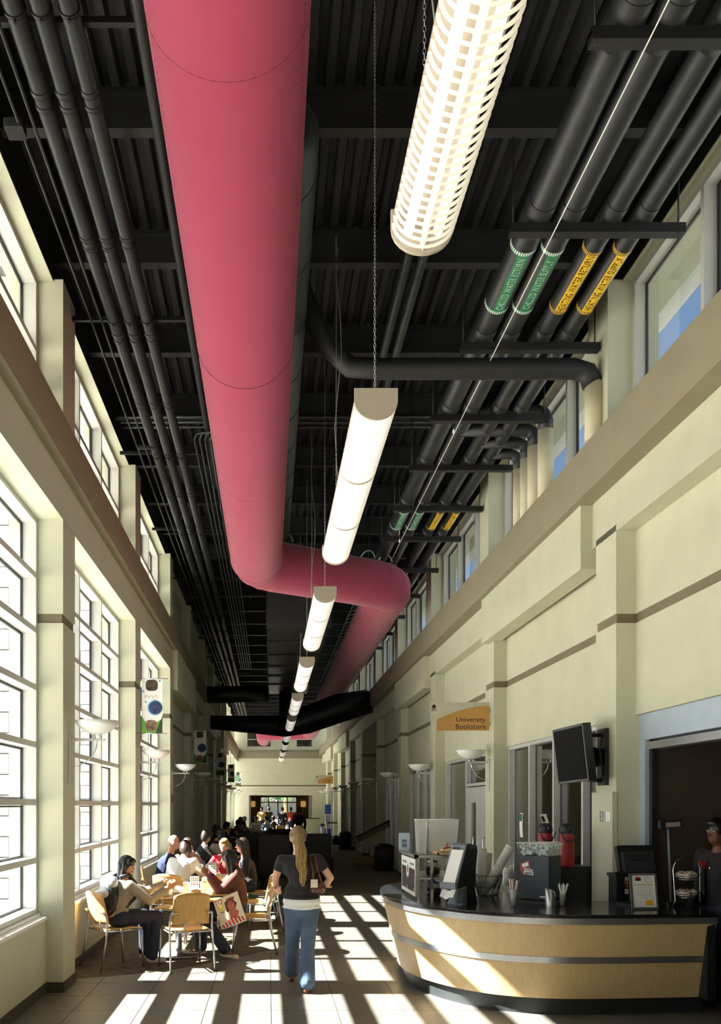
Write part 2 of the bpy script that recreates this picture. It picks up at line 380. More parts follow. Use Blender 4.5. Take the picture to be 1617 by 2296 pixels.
# ---- end wall with the entrance
we = sempty('wall_end', 'cream end wall with a ledge above the entrance')
b = MB(); b.box(-2.5, -1.25, YE, YE+.4, 0, 3.0); b.box(2.75, 4.0, YE, YE+.4, 0, 3.0); b.box(-1.25, 2.75, YE, YE+.4, 2.44, 3.0)
b.box(-2.5, 4, YE, YE+.4, 3.09, 5.45); b.box(-2.5, 4, YE+.015, YE+.4, 3.0, 3.09, 1)
b.box(-2.5, 4, YE, YE+.4, 6.65, 7.5); b.box(-2.5, -1.4, YE, YE+.4, 5.45, 6.65); b.box(.15, 1.7, YE, YE+.4, 5.45, 6.65); b.box(2.75, 4, YE, YE+.4, 5.45, 6.65)
b.obj('wall_panel', [PAINT, BELT], we)
MB().box(-2.5, 3.6, YE-.12, YE, 4.75, 5.2).obj('ledge', LEDGEM, we, bevel=.004)
for x0, x1 in ((-1.4, .15), (1.7, 2.75)):
    WN[0] += 1; r = sempty('window_%d' % WN[0]); b = MB(); t = .05
    b.box(x0, x0+t, YE-.02, YE+.1, 5.45, 6.65); b.box(x1-t, x1, YE-.02, YE+.1, 5.45, 6.65); b.box(x0, x1, YE-.02, YE+.1, 5.45, 5.5); b.box(x0, x1, YE-.02, YE+.1, 6.6, 6.65); b.box(x0, x1, YE-.02, YE+.1, 5.92, 5.97)
    b.obj('frame', ALU, r); MB().box(x0, x1, YE+.04, YE+.05, 5.45, 6.65).obj('pane', GLS, r)
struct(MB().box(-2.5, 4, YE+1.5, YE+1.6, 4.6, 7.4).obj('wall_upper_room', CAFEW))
b = MB(); YD = YE+6
b.box(-1.35, -1.25, YE+.4, YD, 0, 2.6); b.box(2.75, 2.85, YE+.4, YD, 0, 2.6); b.box(-1.35, 2.85, YE+.3, YD, 2.6, 2.7); b.box(-1.35, -.62, YD, YD+.1, 0, 2.7); b.box(1.95, 2.85, YD, YD+.1, 0, 2.7); b.box(-.62, 1.95, YD, YD+.1, 2.42, 2.7)
struct(b.obj('wall_vestibule', mat('brown_vestibule', (96, 76, 50), .8, noise=.1, nscale=3)))
WN[0] += 1; r = sempty('window_%d' % WN[0], 'glazed entrance screen with double doors')
b = MB()
for x in (-.62, -.05, .60, 1.25, 1.90): b.box(x, x+.07, YD-.02, YD+.06, 0, 2.42)
for z in (0, 1.98, 2.36): b.box(-.62, 1.95, YD-.02, YD+.06, z, z+.07)
b.obj('frame', mat('bronze_frame', (40, 36, 32), .4, .4, noise=.1), r)
for x0, x1 in ((-.55, -.05), (.02, .6), (.67, 1.25), (1.32, 1.9)):
    MB().box(x0, x1, YD+.01, YD+.02, .07, 1.98).obj('pane', GL, r); MB().box(x0, x1, YD+.01, YD+.02, 2.05, 2.36).obj('pane', GL, r)
wb = struct(MB().box(-2.5, 4.0, Y0-.2, Y0, 0, 7.4).obj('wall_back', PAINT))
# ---- ceiling
deck = MB(); x = -2.1; prof = []
while x < 3.45:
    prof += [(x, 7.34), (x+.05, 7.34), (x+.075, 7.40), (x+.125, 7.40)]; x += .15
vs = [(p[0], y, p[1]) for y in (Y0, YE) for p in prof]; N = len(prof)
deck.add(vs, [(i, i+1, N+i+1, N+i) for i in range(N-1)]); deck.box(-4.0, 4.2, Y0-.3, YE+.4, 7.42, 7.6)
cl = struct(deck.obj('ceiling', BLACK), 'black painted ribbed metal roof deck')
jm = MB(); jm.box(-2.1, 3.45, -.05, .05, 7.02, 7.04); jm.box(-2.1, 3.45, -.008, .008, 7.04, 7.30); jm.box(-2.1, 3.45, -.05, .05, 7.30, 7.34)
jmesh = jm.mesh('joist', mat('dark_joist', (30, 30, 32), .5, noise=.15, nscale=4))
y = .1
while y < YE: link('joist', jmesh, cl, (0, y, 0)); y += 1.62
b = MB(); b.box(-4.3, -2.5, Y0, YE, 7.0, 7.1); struct(b.obj('trim_1', WHITE), 'unseen roof overhang added to shade the left upper windows')  # unseen overhang, sized to keep the sun off the left clerestory
struct(MB().box(4.0, 4.3, Y0, YE, 7.0, 7.15).obj('trim_2', WHITE), 'roof overhang outside the right windows')
# ---- floor: carpet, tiles, ground outside
CARP = mat('brown_patterned_carpet', (112, 100, 78), .95, noise=.5, nscale=9, bump=.5, bscale=160, col2=(72, 66, 54))
fl = struct(MB().box(-2.5, 4.1, Y0, YE+6.2, -.2, -.006).obj('floor', CARP), 'brown patterned carpet with a curved edge to grey tiles')
TILE = mat('grey_floor_tile', (104, 99, 90), .42, noise=.16, nscale=4, bump=.05, bscale=30)
EDGE = [(-2.3, 8.7), (-1.29, 9.05), (-.735, 9.57), (.18, 10.75), (.85, 12.6), (1.15, 15.0), (1.3, 17.3)]
def edgeY(x):
    for (xa, ya), (xb, yb) in zip(EDGE, EDGE[1:]):
        if x <= xb: return ya+(yb-ya)*(x-xa)/(xb-xa)
    return 17.3
def clip(poly, f):
    out = []
    for i in range(len(poly)):
        a, c = poly[i], poly[(i+1) % len(poly)]; fa, fc = f(a), f(c)
        if fa >= 0: out.append(a)
        if (fa >= 0) != (fc >= 0): t = fa/(fa-fc); out.append((a[0]+(c[0]-a[0])*t, a[1]+(c[1]-a[1])*t))
    return out
S = .58; g = .003; full = MB().prism([(g, g), (S-g, g), (S-g, S-g), (g, S-g)], -.006, 0).mesh('floor_tile', TILE)
for i in range(-1, 11):
    for j in range(2, 31):
        x, y = -2.3+i*S, j*S-.1
        if x+S < -2.3 or x > 3.53: continue
        cs = [(x+g, y+g), (x+S-g, y+g), (x+S-g, y+S-g), (x+g, y+S-g)]
        fn = lambda p: edgeY(p[0])-p[1]
        ins = [fn(c) >= 0 for c in cs]
        if all(ins): link('floor_tile', full, fl, (x, y, 0))
        elif any(ins):
            po = clip(cs, fn)
            if len(po) > 2: MB().prism(po, -.006, 0).obj('floor_tile', TILE, fl)
struct(MB().box(-60, -2.5, -40, 110, -.3, -.12).obj('floor_outside', mat('pale_paving', (208, 202, 190), .9, noise=.1, nscale=.5)))
struct(MB().box(4, 60, -40, 110, -.3, -.12).obj('floor_paving', mat('grey_paving', (150, 150, 140), .9, noise=.2, nscale=1)))  # unseen paving, kept grey so no green bounces onto the overhang
struct(MB().box(-30, 40, YD+.1, 110, -.119, -.02).obj('floor_plaza', mat('pale_paving2', (200, 196, 186), .9, noise=.1, nscale=.5)))
# ================================================================== CEILING SERVICES
def hook_path(pts, r): return pts
# ---- pink fabric duct
R_ = .416; ZD = 5.8; X1, X2 = -.204, 2.235
def elbow(p0, d0, d1, r, n=3):
    """points of a gored elbow round corner p0 (2-D)"""
    d0 = Vector(d0).normalized(); d1 = Vector(d1).normalized(); ang = d0.angle(d1); t = r*math.tan(ang/2)
    a = Vector(p0)-d0*t; s = 1 if d0.x*d1.y-d0.y*d1.x > 0 else -1; nrm = Vector((-d0.y, d0.x))*s; c = a+nrm*r; out = []
    for i in range(n+1):
        th = ang*i/n*s; v = a-c; out.append(c+Vector((v.x*math.cos(th)-v.y*math.sin(th), v.x*math.sin(th)+v.y*math.cos(th))))
    return out
corners = [Vector((X1, -3.0)), Vector((X1, 14.0)), Vector((X2, 15.5)), Vector((X2, 46.0)), Vector((X1-.1, 46.8)), Vector((X1-.1, 51.0))]
path = [corners[0]]
for i in range(1, 5): path += elbow(corners[i], corners[i]-corners[i-1], corners[i+1]-corners[i], .62)
path.append(corners[-1])
duct = thing('fabric_duct', 'long pink fabric air duct hanging under the black ceiling', 'duct')
b = MB(); b.tube([(p.x, p.y, ZD) for p in path], R_, 48); b.obj('duct_sleeve', PINK, duct)
sm_ = MB()
def ring(mb, p, d, r, t, n=40, a0=0, a1=2*PI, mi=0, up=None):
    d = Vector(d).normalized(); a = d.cross(Vector((0, 0, 1))).normalized(); u = Vector((0, 0, 1))
    full = abs(a1-a0-2*PI) < 1e-4; m = n if full else n+1
    mb.tube([Vector(p)+a*math.cos(a0+(a1-a0)*i/n)*r+u*math.sin(a0+(a1-a0)*i/n)*r for i in range(m)], t, 6, mi, closed=full)
ring(sm_, (X1, 7.29, ZD), (0, 1, 0), R_, .0045)
for y in (4.2, 10.0, 12.9): ring(sm_, (X1, y, ZD), (0, 1, 0), R_, .0018)
sm_.obj('zip_seam', PINKD, duct)
sm2 = MB()
for i in (1, 2, 3, 4, 5, 6, 7, 8):
    if i < len(path)-1:
        d = (path[i+1]-path[i-1]); ring(sm2, (path[i].x, path[i].y, ZD), (d.x, d.y, 0), R_+.001, .004)
sm2.obj('gore_seam', mat('pink_gore_seam', (170, 66, 92), .85, noise=.05), duct)
dots = MB()
for sgn in (-1, 1):
    for row in (0, 1):
        y = 3.0+.018*row
        a = math.radians(-90+sgn*(65.5+row*2.0))
        while y < 13.4:
            c = Vector((X1+math.cos(a)*(R_+.0006), y, ZD+math.sin(a)*(R_+.0006))); t = Vector((-math.sin(a), 0, math.cos(a)))
            dots.add([c+t*.004*math.cos(k*PI/3)+Vector((0, .006*math.sin(k*PI/3), 0)) for k in range(6)], [list(range(6))]); y += .042
o = dots.obj('air_holes', PINKD, duct, fix=False); o['kind'] = 'stuff'
HOOP = mat('pale_blue_hoop', (206, 222, 236), .4, .2, noise=.05)
pc = [path[4].lerp(path[5], t) for t in (.12, .45, .78)] + [path[5].lerp(path[6], .5)]
dcross = (path[5]-path[4]).normalized()
hm = MB(); ring(hm, (0, 0, 0), (dcross.x, dcross.y, 0), .24, .011, 18, .25, PI-.25); hmesh = hm.mesh('hanger_hoop', HOOP)
for p in [path[4].lerp(path[5], t) for t in (.1, .5, .9)]+[path[6]]: link('hanger_hoop', hmesh, duct, (p.x, p.y, ZD+R_-.09))
for p in [path[12].lerp(path[13], t) for t in (.2, .5, .8)]: link('hanger_hoop', hmesh, duct, (p.x, p.y, ZD+R_-.09))
hm = MB(); ring(hm, (0, 0, 0), (.35, 1, 0), .16, .009, 14, .1, PI-.1); hmesh2 = hm.mesh('hanger_hoop', HOOP)
y = 17.4
while y < 30: link('hanger_hoop', hmesh2, duct, (X2-R_*.72, y, ZD+R_*.58)); y += .42
# ---- dark spiral duct above the pink one
d2 = thing('spiral_duct', 'dark grey round metal duct above the pink fabric duct', 'duct')
b = MB(); b.tube([(.02, y, 6.55) for y in (5.9, 6.0, 14.6)], [.26, .34, .34], 32); b.obj('duct_shell', GREYD, d2)
b = MB(); ring(b, (.02, 0, 6.55), (0, 1, 0), .343, .006, 28); rbm = b.mesh('rib', GREYD)
for y in np.arange(6.3, 14.5, .9): link('rib', rbm, d2, (0, y, 0))
# ---- pipes on trapeze hangers, right side
HY = [4.96, 6.62, 8.32, 9.85, 11.3, 12.85, 14.3, 16.2, 18.2, 20.2, 22.2, 24.2]
for i, y in enumerate(HY):
    h = thing('trapeze_hanger', 'black channel hanger under the four black water pipes, ' + ['just above the frame top', 'nearest fully seen', 'second behind the nearest labels', 'where the pipe branches leave', 'third after the branches', 'before the far pipe labels', 'behind the far pipe labels', 'above the red duct bend', 'past the duct bend', 'seventh', 'second from last', 'farthest one'][i], 'hanger', (0, y, 0), 0, 'pipe hangers')
    b = MB(); b.box(1.88, 3.24, -.04, .04, 6.255, 6.29); b.box(1.88, 3.24, -.04, -.032, 6.29, 6.33); b.box(1.88, 3.24, .032, .04, 6.29, 6.33); b.obj('channel', BLACK, h)
    for x in (1.91, 3.2):
        MB().tube([(x, 0, 6.24), (x, 0, 7.3)], .007, 6).obj('rod', BLACK, h)
pipes = [(2.105, .113, 9.95, 'chilled water return'), (2.345, .102, 10.38, 'chilled water supply'), (2.675, .088, 10.72, 'heating water return'), (2.92, .083, 11.05, 'heating water supply')]
GREENL = mat('green_label', (48, 122, 84), .5, noise=.05); YELL = mat('yellow_label', (236, 190, 44), .5, noise=.05)
PTXT = mat('label_white', (235, 240, 235), .6, noise=.02); KTXT = mat('label_black', (20, 20, 20), .6, noise=.02)
CRP = mat('cream_pipe_paint', (214, 206, 176), .65, noise=.06, bump=.1)
for i, (px_, r, yb, nm) in enumerate(pipes):
    zc = 6.33+r
    t = thing('water_pipe', 'thick black insulated %s pipe under the ceiling, %s' % (nm, ['leftmost of the four', 'second from the left', 'third from the left', 'rightmost of the four']
[i]), 'pipe', (0, 0, 0), 0, 'four insulated water pipes')
    b = MB(); b.tube([(px_, -2, zc), (px_, 26, zc)], r, 24)
    for y in HY: b.tube([(px_, y-.16, zc), (px_, y+.16, zc)], r+.006, 24)
    b.obj('insulation', BLACK2, t)
    # branch that turns right and drops as a cream riser
    xr = 3.24+.055*i if False else 3.25
    zb = zc
    pts = [(px_+r*.2, yb, zb-.02)]
    b = MB(); rr = r*.78
    b.tube([(px_, yb, zb-.03), (xr-.1, yb, zb-.03), (xr-.03, yb, zb-.06), (xr, yb, zb-.13), (xr, yb, zb-.24)], rr, 18); b.obj('branch', BLACK2, t)
    b = MB(); b.tube([(xr, yb, ZLED1), (xr, yb, zb-.24)], rr*1.02, 18); o = b.obj('riser', CRP, t); o['label'] = 'cream painted riser standing on the ledge'
    for (ya, yz) in ((6.95, 7.82), (13.15, 13.95)):
        lab = GREENL if i < 2 else YELL; txm = PTXT if i < 2 else KTXT
        b = MB(); rr2 = r+.002; a0, a1 = math.radians(-90-26), math.radians(-90+26)
        if i == 2 or i == 3: a0, a1 = math.radians(-90-34), math.radians(-90+28)
        def cyl(a, y, rad=rr2, x=px_, z=zc): return (x+math.cos(a)*rad, y, z+math.sin(a)*rad)
        b.grid(lambda u, v: cyl(a0+(a1-a0)*u, ya+(yz-ya)*v), 6, 1, 0)
        n = 36
        for ye in (ya, yz-.045):
            for q in range(n):
                A, B = 2*PI*q/n, 2*PI*(q+.5)/n; C = 2*PI*(q+1)/n
                for (s0, s1, mi) in ((A, B, 0), (B, C, 1)):
                    b.add([cyl(s0, ye, rr2+.001), cyl(s1, ye, rr2+.001), cyl(s1, ye+.04, rr2+.001), cyl(s0, ye+.04, rr2+.001)], [(0, 1, 2, 3)], mi)
        o = b.obj('pipe_label', [lab, txm], t, fix=False)
        am = (a0+a1)/2
        L = (yz-ya-.12)
        tm = text_mesh(nm.upper(), .085 if i < 2 else .09, txm, 'lettering', t, None, lambda c, am=am, ym=(ya+yz)/2: Vector(cyl(am-(c.y)/rr2, ym-c.x*.72, rr2+.003)))
# crossing pipe
cp = thing('cross_pipe', 'black pipe crossing the hall below the ceiling to a cream riser', 'pipe')
MB().tube([(.3, 8.1, 6.75), (.55, 8.35, 6.35), (.8, 8.35, 6.12), (1.1, 8.35, 6.1), (3.0, 8.35, 6.1), (3.14, 8.35, 6.06), (3.19, 8.35, 5.95)], .1, 18).obj('insulation', BLACK2, cp)
MB().tube([(3.2, 8.35, ZLED1), (3.2, 8.35, 5.96)], .085, 18).obj('riser', CRP, cp)
# second small far branch group / left pipes
for i, (x, r) in enumerate(((-1.53, .062), (-1.37, .060), (-1.20, .058))):
    t = thing('drain_pipe', 'dark grey pipe running along the left of the ceiling, ' + ['nearest the wall', 'middle of three', 'nearest the pink duct'][i], 'pipe', (0, 0, 0), 0, 'three dark pipes on the left')
    b = MB(); b.tube([(x, -3, 6.6), (x, 50, 6.6)], r, 16)
    for y in np.arange(4.2, 24, 1.45): b.tube([(x, y, 6.6), (x, y+.05, 6.6)], r+.007, 16); b.tube([(x, y+.12, 6.6), (x, y+.16, 6.6)], r+.007, 16)
    b.obj('pipe_run', GREYD, t)
    b = MB(); b.tube([(x, 0, 6.6), (x, 0, 7.32)], .006, 6); b.tube([(x, -.012, 6.6), (x, .012, 6.6)], r+.009, 16); b.tube([(x, 0, 6.6-r-.03), (x, 0, 6.6-r)], .01, 6)
    cm_ = b.mesh('clamp', BLACK)
    for y in np.arange(5.1, 50, 3.24): link('clamp', cm_, t, (0, y, 0))
stm = MB().box(-2.07, -.7, -.02, .02, 6.68, 6.72).mesh('strut_channel', BLACK)
for i, y in enumerate(np.arange(5.3, 36, 3.24)): tag(link('strut_channel', stm, None, (0, y, 0)), 'black strut channel crossing just above the three left pipes, %s from the camera' % ['nearest', 'second', 'third', 'fourth', 'fifth', 'sixth', 'seventh', 'eighth', 'ninth', 'farthest'][i], 'channel', 'struts over the left pipes')
for i, (x, z, r) in enumerate(((-1.74, 6.55, .012), (-1.64, 6.55, .012))):
    tag(MB().tube([(x, -3, z), (x, 50, z)], r, 8).obj('conduit', GREYD), 'thin grey conduit beside the left ceiling edge, %s one' % ['outer', 'inner'][i], 'conduit', 'two thin edge conduits')
b = MB(); b.rbox((-1.78, 5.95, 6.55), (.13, .13, .06), .01); tag(b.obj('junction_box', GREYD), 'small square electrical box on the thin conduit at upper left', 'box')
b = MB(); b.box(-1.74, -1.5, 11.2, 11.25, 6.52, 6.56); tag(b.obj('conduit_clip', GREYD), 'short metal strap across two thin conduits at the left', 'strap')
tag(MB().tube([(-.80, -3, 6.7), (-.80, 13, 6.7)], .042, 14).obj('fire_pipe', GREYD), 'single dark pipe just left of the pink duct', 'pipe')
cg = [(-.98+.07*i) for i in range(6)]
for i, x in enumerate(cg):
    pts = [(-.3, 10.9-.05*i, 6.62), (x+.12, 10.95-.02*i, 6.62), (x+.04, 11.0, 6.62), (x, 11.15, 6.62), (x, 30, 6.62)]
    tag(MB().tube(pts, .015, 8).obj('bent_conduit', GREYD), 'thin conduit bending out from behind the pink duct, %s from the left' % ['first', 'second', 'third', 'fourth', 'fifth', 'sixth'][i], 'conduit', 'bundle of bent conduits')
for i, x in enumerate((1.28, 1.42)):
    tag(MB().tube([(x, -3, 6.85), (x, 30, 6.85)], .045, 14).obj('ceiling_pipe', GREYD), 'dark pipe high above the lights, %s of two' % ['left', 'right'][i], 'pipe', 'pair of pipes above the lights')
cu = [(x_, y_) for x_, y_ in ((0, 0),)]
b = MB(); b.tube([(-2.0, 11.3, 6.98), (3.3, 11.3, 6.98)], .02, 8); b.tube([(-2.0, 11.45, 6.98), (3.3, 11.45, 6.98)], .02, 8); b.tube([(-2.0, 11.6, 6.98), (3.3, 11.6, 6.98)], .02, 8)
tag(b.obj('cross_conduit', GREYD), 'conduits crossing the ceiling behind the lights', 'conduit')
# wire along the pipes
wr_ = thing('support_cable', 'thin white steel cable stretched below the water pipes', 'cable')
MB().tube([(2.157, 0, 6.15), (2.157, 15.0, 6.12)], .0045, 6).obj('wire', WHITE, wr_)
for i, y in enumerate((9.9, 14.0)):
    MB().tube([(2.157, y, 6.14), (2.157, y, 7.3)], .003, 6).obj('drop_wire', STEEL, wr_)
    MB().tube([(2.157, y, 6.15), (2.157, y, 6.27)], .009, 6).obj('turnbuckle', CHROME, wr_)
# ---- black rectangular main duct and cross ducts
DK = mat('black_duct', (26, 26, 28), .45, .2, noise=.15, nscale=4)
rd = thing('main_duct', 'black rectangular main duct in the middle beyond the red duct', 'duct')
b = MB(); b.box(-.02, 1.2, 16.8, 27, 5.35, 6.3); b.obj('duct_shell', DK, rd)
fm_ = MB().box(-.05, 1.23, -.03, .03, 5.32, 6.33).mesh('flange', GREYD)
for y in (16.8, 18.4, 20, 21.6, 23.2, 24.8): link('flange', fm_, rd, (0, y, 0))
xd = thing('cross_duct', 'black oval duct spanning the hall from wall to wall', 'duct')
b = MB(); M = Matrix.Diagonal((1, 1, 1, 1))
b.tube([(-1.88, 27.2, 4.47), (-.6, 27.2, 4.40), (.5, 27.2, 4.34), (1.2, 27.0, 4.52), (2.2, 26.7, 4.86), (3.14, 26.4, 5.05)], [.22, .28, .34, .44, .46, .38], 24); b.obj('duct_shell', DK, xd)
MB().tube([(.62, 26.9, 4.2), (.62, 26.9, 5.4)], .3, 20).obj('drop', DK, xd)
x3 = thing('short_duct', 'short black round duct from the left ledge to the main duct', 'duct')
MB().tube([(-1.88, 26, 5.2), (-1.4, 26, 5.2), (0, 26, 5.25)], .26, 20).obj('duct_shell', DK, x3)

# ================================================================== LIGHT FIXTURES
ZLT, XLT, WL, LL = 4.25, .65, .118, 3.1
LAMP = mat('fluorescent_lamp', (255, 250, 235), .4, emit=((1, .97, .92), 1.7))
LENS = mat('lit_lens', (250, 248, 240), .5, emit=((1, .98, .95), .72))
FIN = mat('white_louvre', (236, 232, 222), .5, noise=.03, emit=((1, .92, .8), .05))
LBODY = mat('light_body', (172, 162, 148), .45, noise=.03)
chain = MB()
def chain_mesh(h):
    b = MB(); z = 0; i = 0
    while z < h:
        a = (1, 0, 0) if i % 2 else (0, 1, 0)
        pts = [(a[0]*.006*math.cos(t), a[1]*.006*math.cos(t), z+.014+.014*math.sin(t)) for t in [2*PI*k/8 for k in range(8)]]
        b.tube(pts, .0018, 4, closed=True); z += .0235; i += 1
    return b.mesh('chain', STEEL)
CH = chain_mesh(7.40-ZLT-.1)
def arc_pts(r, dz, n=12): return [(r*math.cos(PI+PI*i/n), dz*math.sin(PI+PI*i/n)) for i in range(n+1)]
fo, fi = arc_pts(WL+.016, .107, 16), arc_pts(WL+.002, .093, 16)
fb = MB(); fb.add([(x, yy, z) for yy in (-.0012, .0012) for x, z in fo+fi], [(o_+i, o_+i+1, o_+17+i+1, o_+17+i) for o_ in (0, 34) for i in range(16)]+[(i, i+1, 34+i+1, 34+i) for i in range(16)]+[(17+i, 17+i+1, 51+i+1, 51+i) for i in range(16)])
fb.add([(-.022, 0, -.06), (.022, 0, -.06), (0, .02, -.105)], [(0, 1, 2)])
finm = fb.mesh('louvre_blade', FIN)
NL = 10
lbl = ['lit ceiling light with open louvre blades, cut by the top of the picture', 'largest whole suspended fluorescent light, hanging on a chain near the pink duct', 'suspended fluorescent light hanging in front of the red duct bend', 'fourth suspended light from the camera, just below the duct bend', 'suspended light over the seating, fifth from the camera', 'suspended light against the black cross duct, sixth from the camera', 'dim suspended light just beyond the black cross duct', 'small suspended light in front of the far pink duct', 'far suspended light, second from the end of the row', 'farthest suspended light in the row']
for k in range(NL):
    y0 = 5.14+4.64*(k-1)
    t = thing('pendant_light', lbl[k], 'light', (XLT, y0, ZLT), 0, 'row of suspended fluorescent lights')
    b = MB(); b.box(-WL, WL, 0, LL, .06, .075); b.box(-.05, .05, 0, LL, .0, .06); b.obj('housing', LBODY, t)
    for yy in (0, LL):
        b = MB(); b.prism([(-WL-.014, .078)]+[(x, z) for x, z in arc_pts(WL+.014, .112)]+[(WL+.014, .078)], yy-.008, yy+.008, axis=1); b.obj('end_cap', LBODY, t)
    if k < 1:
        for sx in (-1, 1): MB().tube([(sx*.062, .03, -.03), (sx*.062, LL-.03, -.03)], .021, 10).obj('lamp_tube', LAMP, t)
        y = .05
        b = MB(); b.box(-.0015, .0015, 0, LL, -.10, .05); b.obj('spine', FIN, t)
        while y < LL-.02: link('louvre_blade', finm, t, (0, y, 0)); y += .045
    else:
        b = MB(); pr = arc_pts(WL, .10, 14); b.grid(lambda u, v: (pr[int(round(u*14))][0], .01+v*(LL-.02), pr[int(round(u*14))][1]), 14, 1); b.obj('lens', LENS, t, fix=False)
        b = MB(); y = .03
        while y < LL-.02:
            for (xa, za), (xb, zb) in zip(arc_pts(WL+.002, .102, 10), arc_pts(WL+.002, .102, 10)[1:]):
                s_ = 1+.10; b.add([(xa, y, za), (xb, y, zb), (xb*s_, y, zb*1.07), (xa*s_, y, za*1.07)], [(0, 1, 2, 3)])
            y += .045 if k < 3 else .12
        o = b.obj('louvre_blades', FIN, t, fix=False); o['kind'] = 'stuff'
        for q in (1, 2):
            b = MB(); pts = [(x, LL*q/3, z) for x, z in arc_pts(WL+.006, .108)]; b.tube(pts, .007, 6); b.obj('joint_strip', LBODY, t)
    for yy in (.06, LL-.06):
        link('chain', CH, t, (0, yy, .1)); MB().tube([(0, yy, .07), (0, yy, .11)], .006, 6).obj('eye_bolt', STEEL, t)
    if k in (0, 1, 2, 3):
        yy = LL-.1; rnd = random.Random(k)
        pts = [(.02, yy, .08)]+[(.02+.035*math.sin(q*1.3+k), yy+.01*q, .08+q*.37) for q in range(1, 8)]+[(.02, yy+.05, 2.95)]
        MB().tube(pts, .004, 6).obj('power_cord', mat('grey_cord', (150, 148, 140), .6, noise=.05), t)

# ================================================================== WALL SCONCES
bowlp = [(.0, -.135), (.05, -.13), (.12, -.105), (.18, -.06), (.222, 0), (.216, .0), (.172, -.055), (.115, -.098), (.05, -.122), (0, -.127)]
BOWL = mat('white_glass_bowl', (236, 236, 236), .45, noise=.02, nscale=10)
bowlm = MB().lathe(bowlp, n=40).mesh('bowl', BOWL)
def sconce(x, y, side, label, grp):
    s = side
    t = thing('wall_sconce', label, 'wall light', (x, y, 2.635), 0, grp)
    link('bowl', bowlm, t, (-s*.28, 0, 0))
    b = MB(); b.prism([(-s*.012, -.20), (-s*.012, -.165), (-s*.36, -.175), (-s*.36, -.19)], -.018, .018, axis=1); b.obj('arm', ALUW, t)
    for dx in (-.03, .03): MB().tube([(-s*(.28+dx), 0, -.18), (-s*(.28+dx), 0, -.125)], .013, 10).obj('post', CHROME, t)
    MB().box(-.025 if s > 0 else 0, 0 if s > 0 else .025, -.045, .045, -.62, -.13).obj('back_plate', ALU, t, bevel=.004)
    b = MB(); b.tube([(-s*(.02+.26*math.sin(a)), 0, -.45+.27*(1-math.cos(a))) for a in [PI/2*i/10 for i in range(11)]], .005, 8); b.obj('curved_rod', CHROME, t)
    return t
ordn = ['nearest', 'second', 'third', 'fourth', 'fifth', 'sixth', 'seventh', 'eighth', 'ninth', 'farthest']
for k in range(1, 11):
    sconce(-1.98, PY(k)+.25, -1, 'white bowl wall light on a left wall pillar, %s from the camera' % ordn[k-1], 'left wall sconces')
for j, k in enumerate(range(2, 11)):
    sconce(3.34, PY(k)+.25, 1, 'white bowl wall light on a right wall pilaster, %s from the camera' % (ordn[j] if j < 8 else 'farthest'), 'right wall sconces')

# ================================================================== BANNERS
BPH = [mat('photo_brown', (96, 80, 66), .7, noise=.5, nscale=14, col2=(40, 34, 32)), mat('photo_blue', (60, 84, 130), .7, noise=.5, nscale=18, col2=(20, 24, 40)), mat('photo_tan', (150, 120, 96), .7, noise=.5, nscale=16, col2=(60, 50, 44))]
BGR = mat('banner_green', (96, 160, 60), .7, noise=.1, nscale=10); BLB = mat('banner_blue', (110, 170, 214), .7, noise=.05); BDG = mat('banner_dark_green', (40, 70, 40), .7, noise=.2)
def banner(k, label):
    y = PY(k)+.12; t = thing('banner', label, 'banner', (-1.905, y, 2.88), 0, 'left wall banners')
    W, H = .31, .82
    MB().box(0, W, -.003, .003, 0, H).obj('cloth', PAPER, t)
    b = MB(); F = -.0045
    def blob(cx, cz, rx, rz, mi, p=2.0, dy=0):
        pts = []
        for i in range(24):
            a = 2*PI*i/24; c, s = math.cos(a), math.sin(a)
            pts.append((cx+rx*math.copysign(abs(c)**(2/p), c), F+dy, cz+rz*math.copysign(abs(s)**(2/p), s)))
        b.add(pts, [list(range(24))], mi)
    b.add([(0, F, 0), (W, F, 0), (W, F, .22), (.10, F, .10), (0, F, .26)], [(0, 1, 2, 3, 4)], 3)
    b.add([(W, F-.0005, 0), (W, F-.0005, .26), (.2, F-.0005, 0)], [(0, 1, 2)], 5)
    blob(.15, .72, .09, .085, 0, 3.2, -.001); blob(.14, .115, .085, .085, 2, 3.2, -.001); blob(.20, .385, .115, .115, 4, 2, -.0005); blob(.205, .385, .1, .1, 1, 2, -.001)
    for x, z, r in ((.27, .79, .018), (.02, .63, .02), (.06, .47, .015), (.03, .77, .01)): blob(x, z, r, r, 4, 2, -.001)
    o_ = b.obj('print', BPH+[BGR, BLB, BDG], t, fix=False); o_['kind'] = 'stuff'
    b = MB(); pts = [(.06+.022*i, F-.001, .55+.022*math.sin(i*2.1)) for i in range(9)]; b.tube(pts, .0022, 4); b.tube([(.05, F-.001, .525), (.05, F-.001, .57), (.062, F-.001, .55)], .002, 4); b.tube([(.14+.02*i, F-.001, .505+.008*math.sin(i*1.9)) for i in range(5)], .0014, 4); b.obj('script_writing', KTXT, t)
    for z in (0, H): MB().tube([(-.085, 0, z), (W+.085, 0, z)], .006, 8).obj('rod', CHROME, t)
    for z in (0, H): MB().tube([(-.085, 0, z), (-.085, .13, z)], .006, 8).obj('bracket', CHROME, t)
banner(2, 'white banner with three photos and green foot on the second left pillar')
banner(4, 'dim white banner with photos in the shaded part of the left wall')
banner(6, 'dark banner seen in shade on the left wall, third of the row')
banner(8, 'small sunlit banner with green foot at the far left windows')
banner(10, 'farthest banner on the last left pillar')
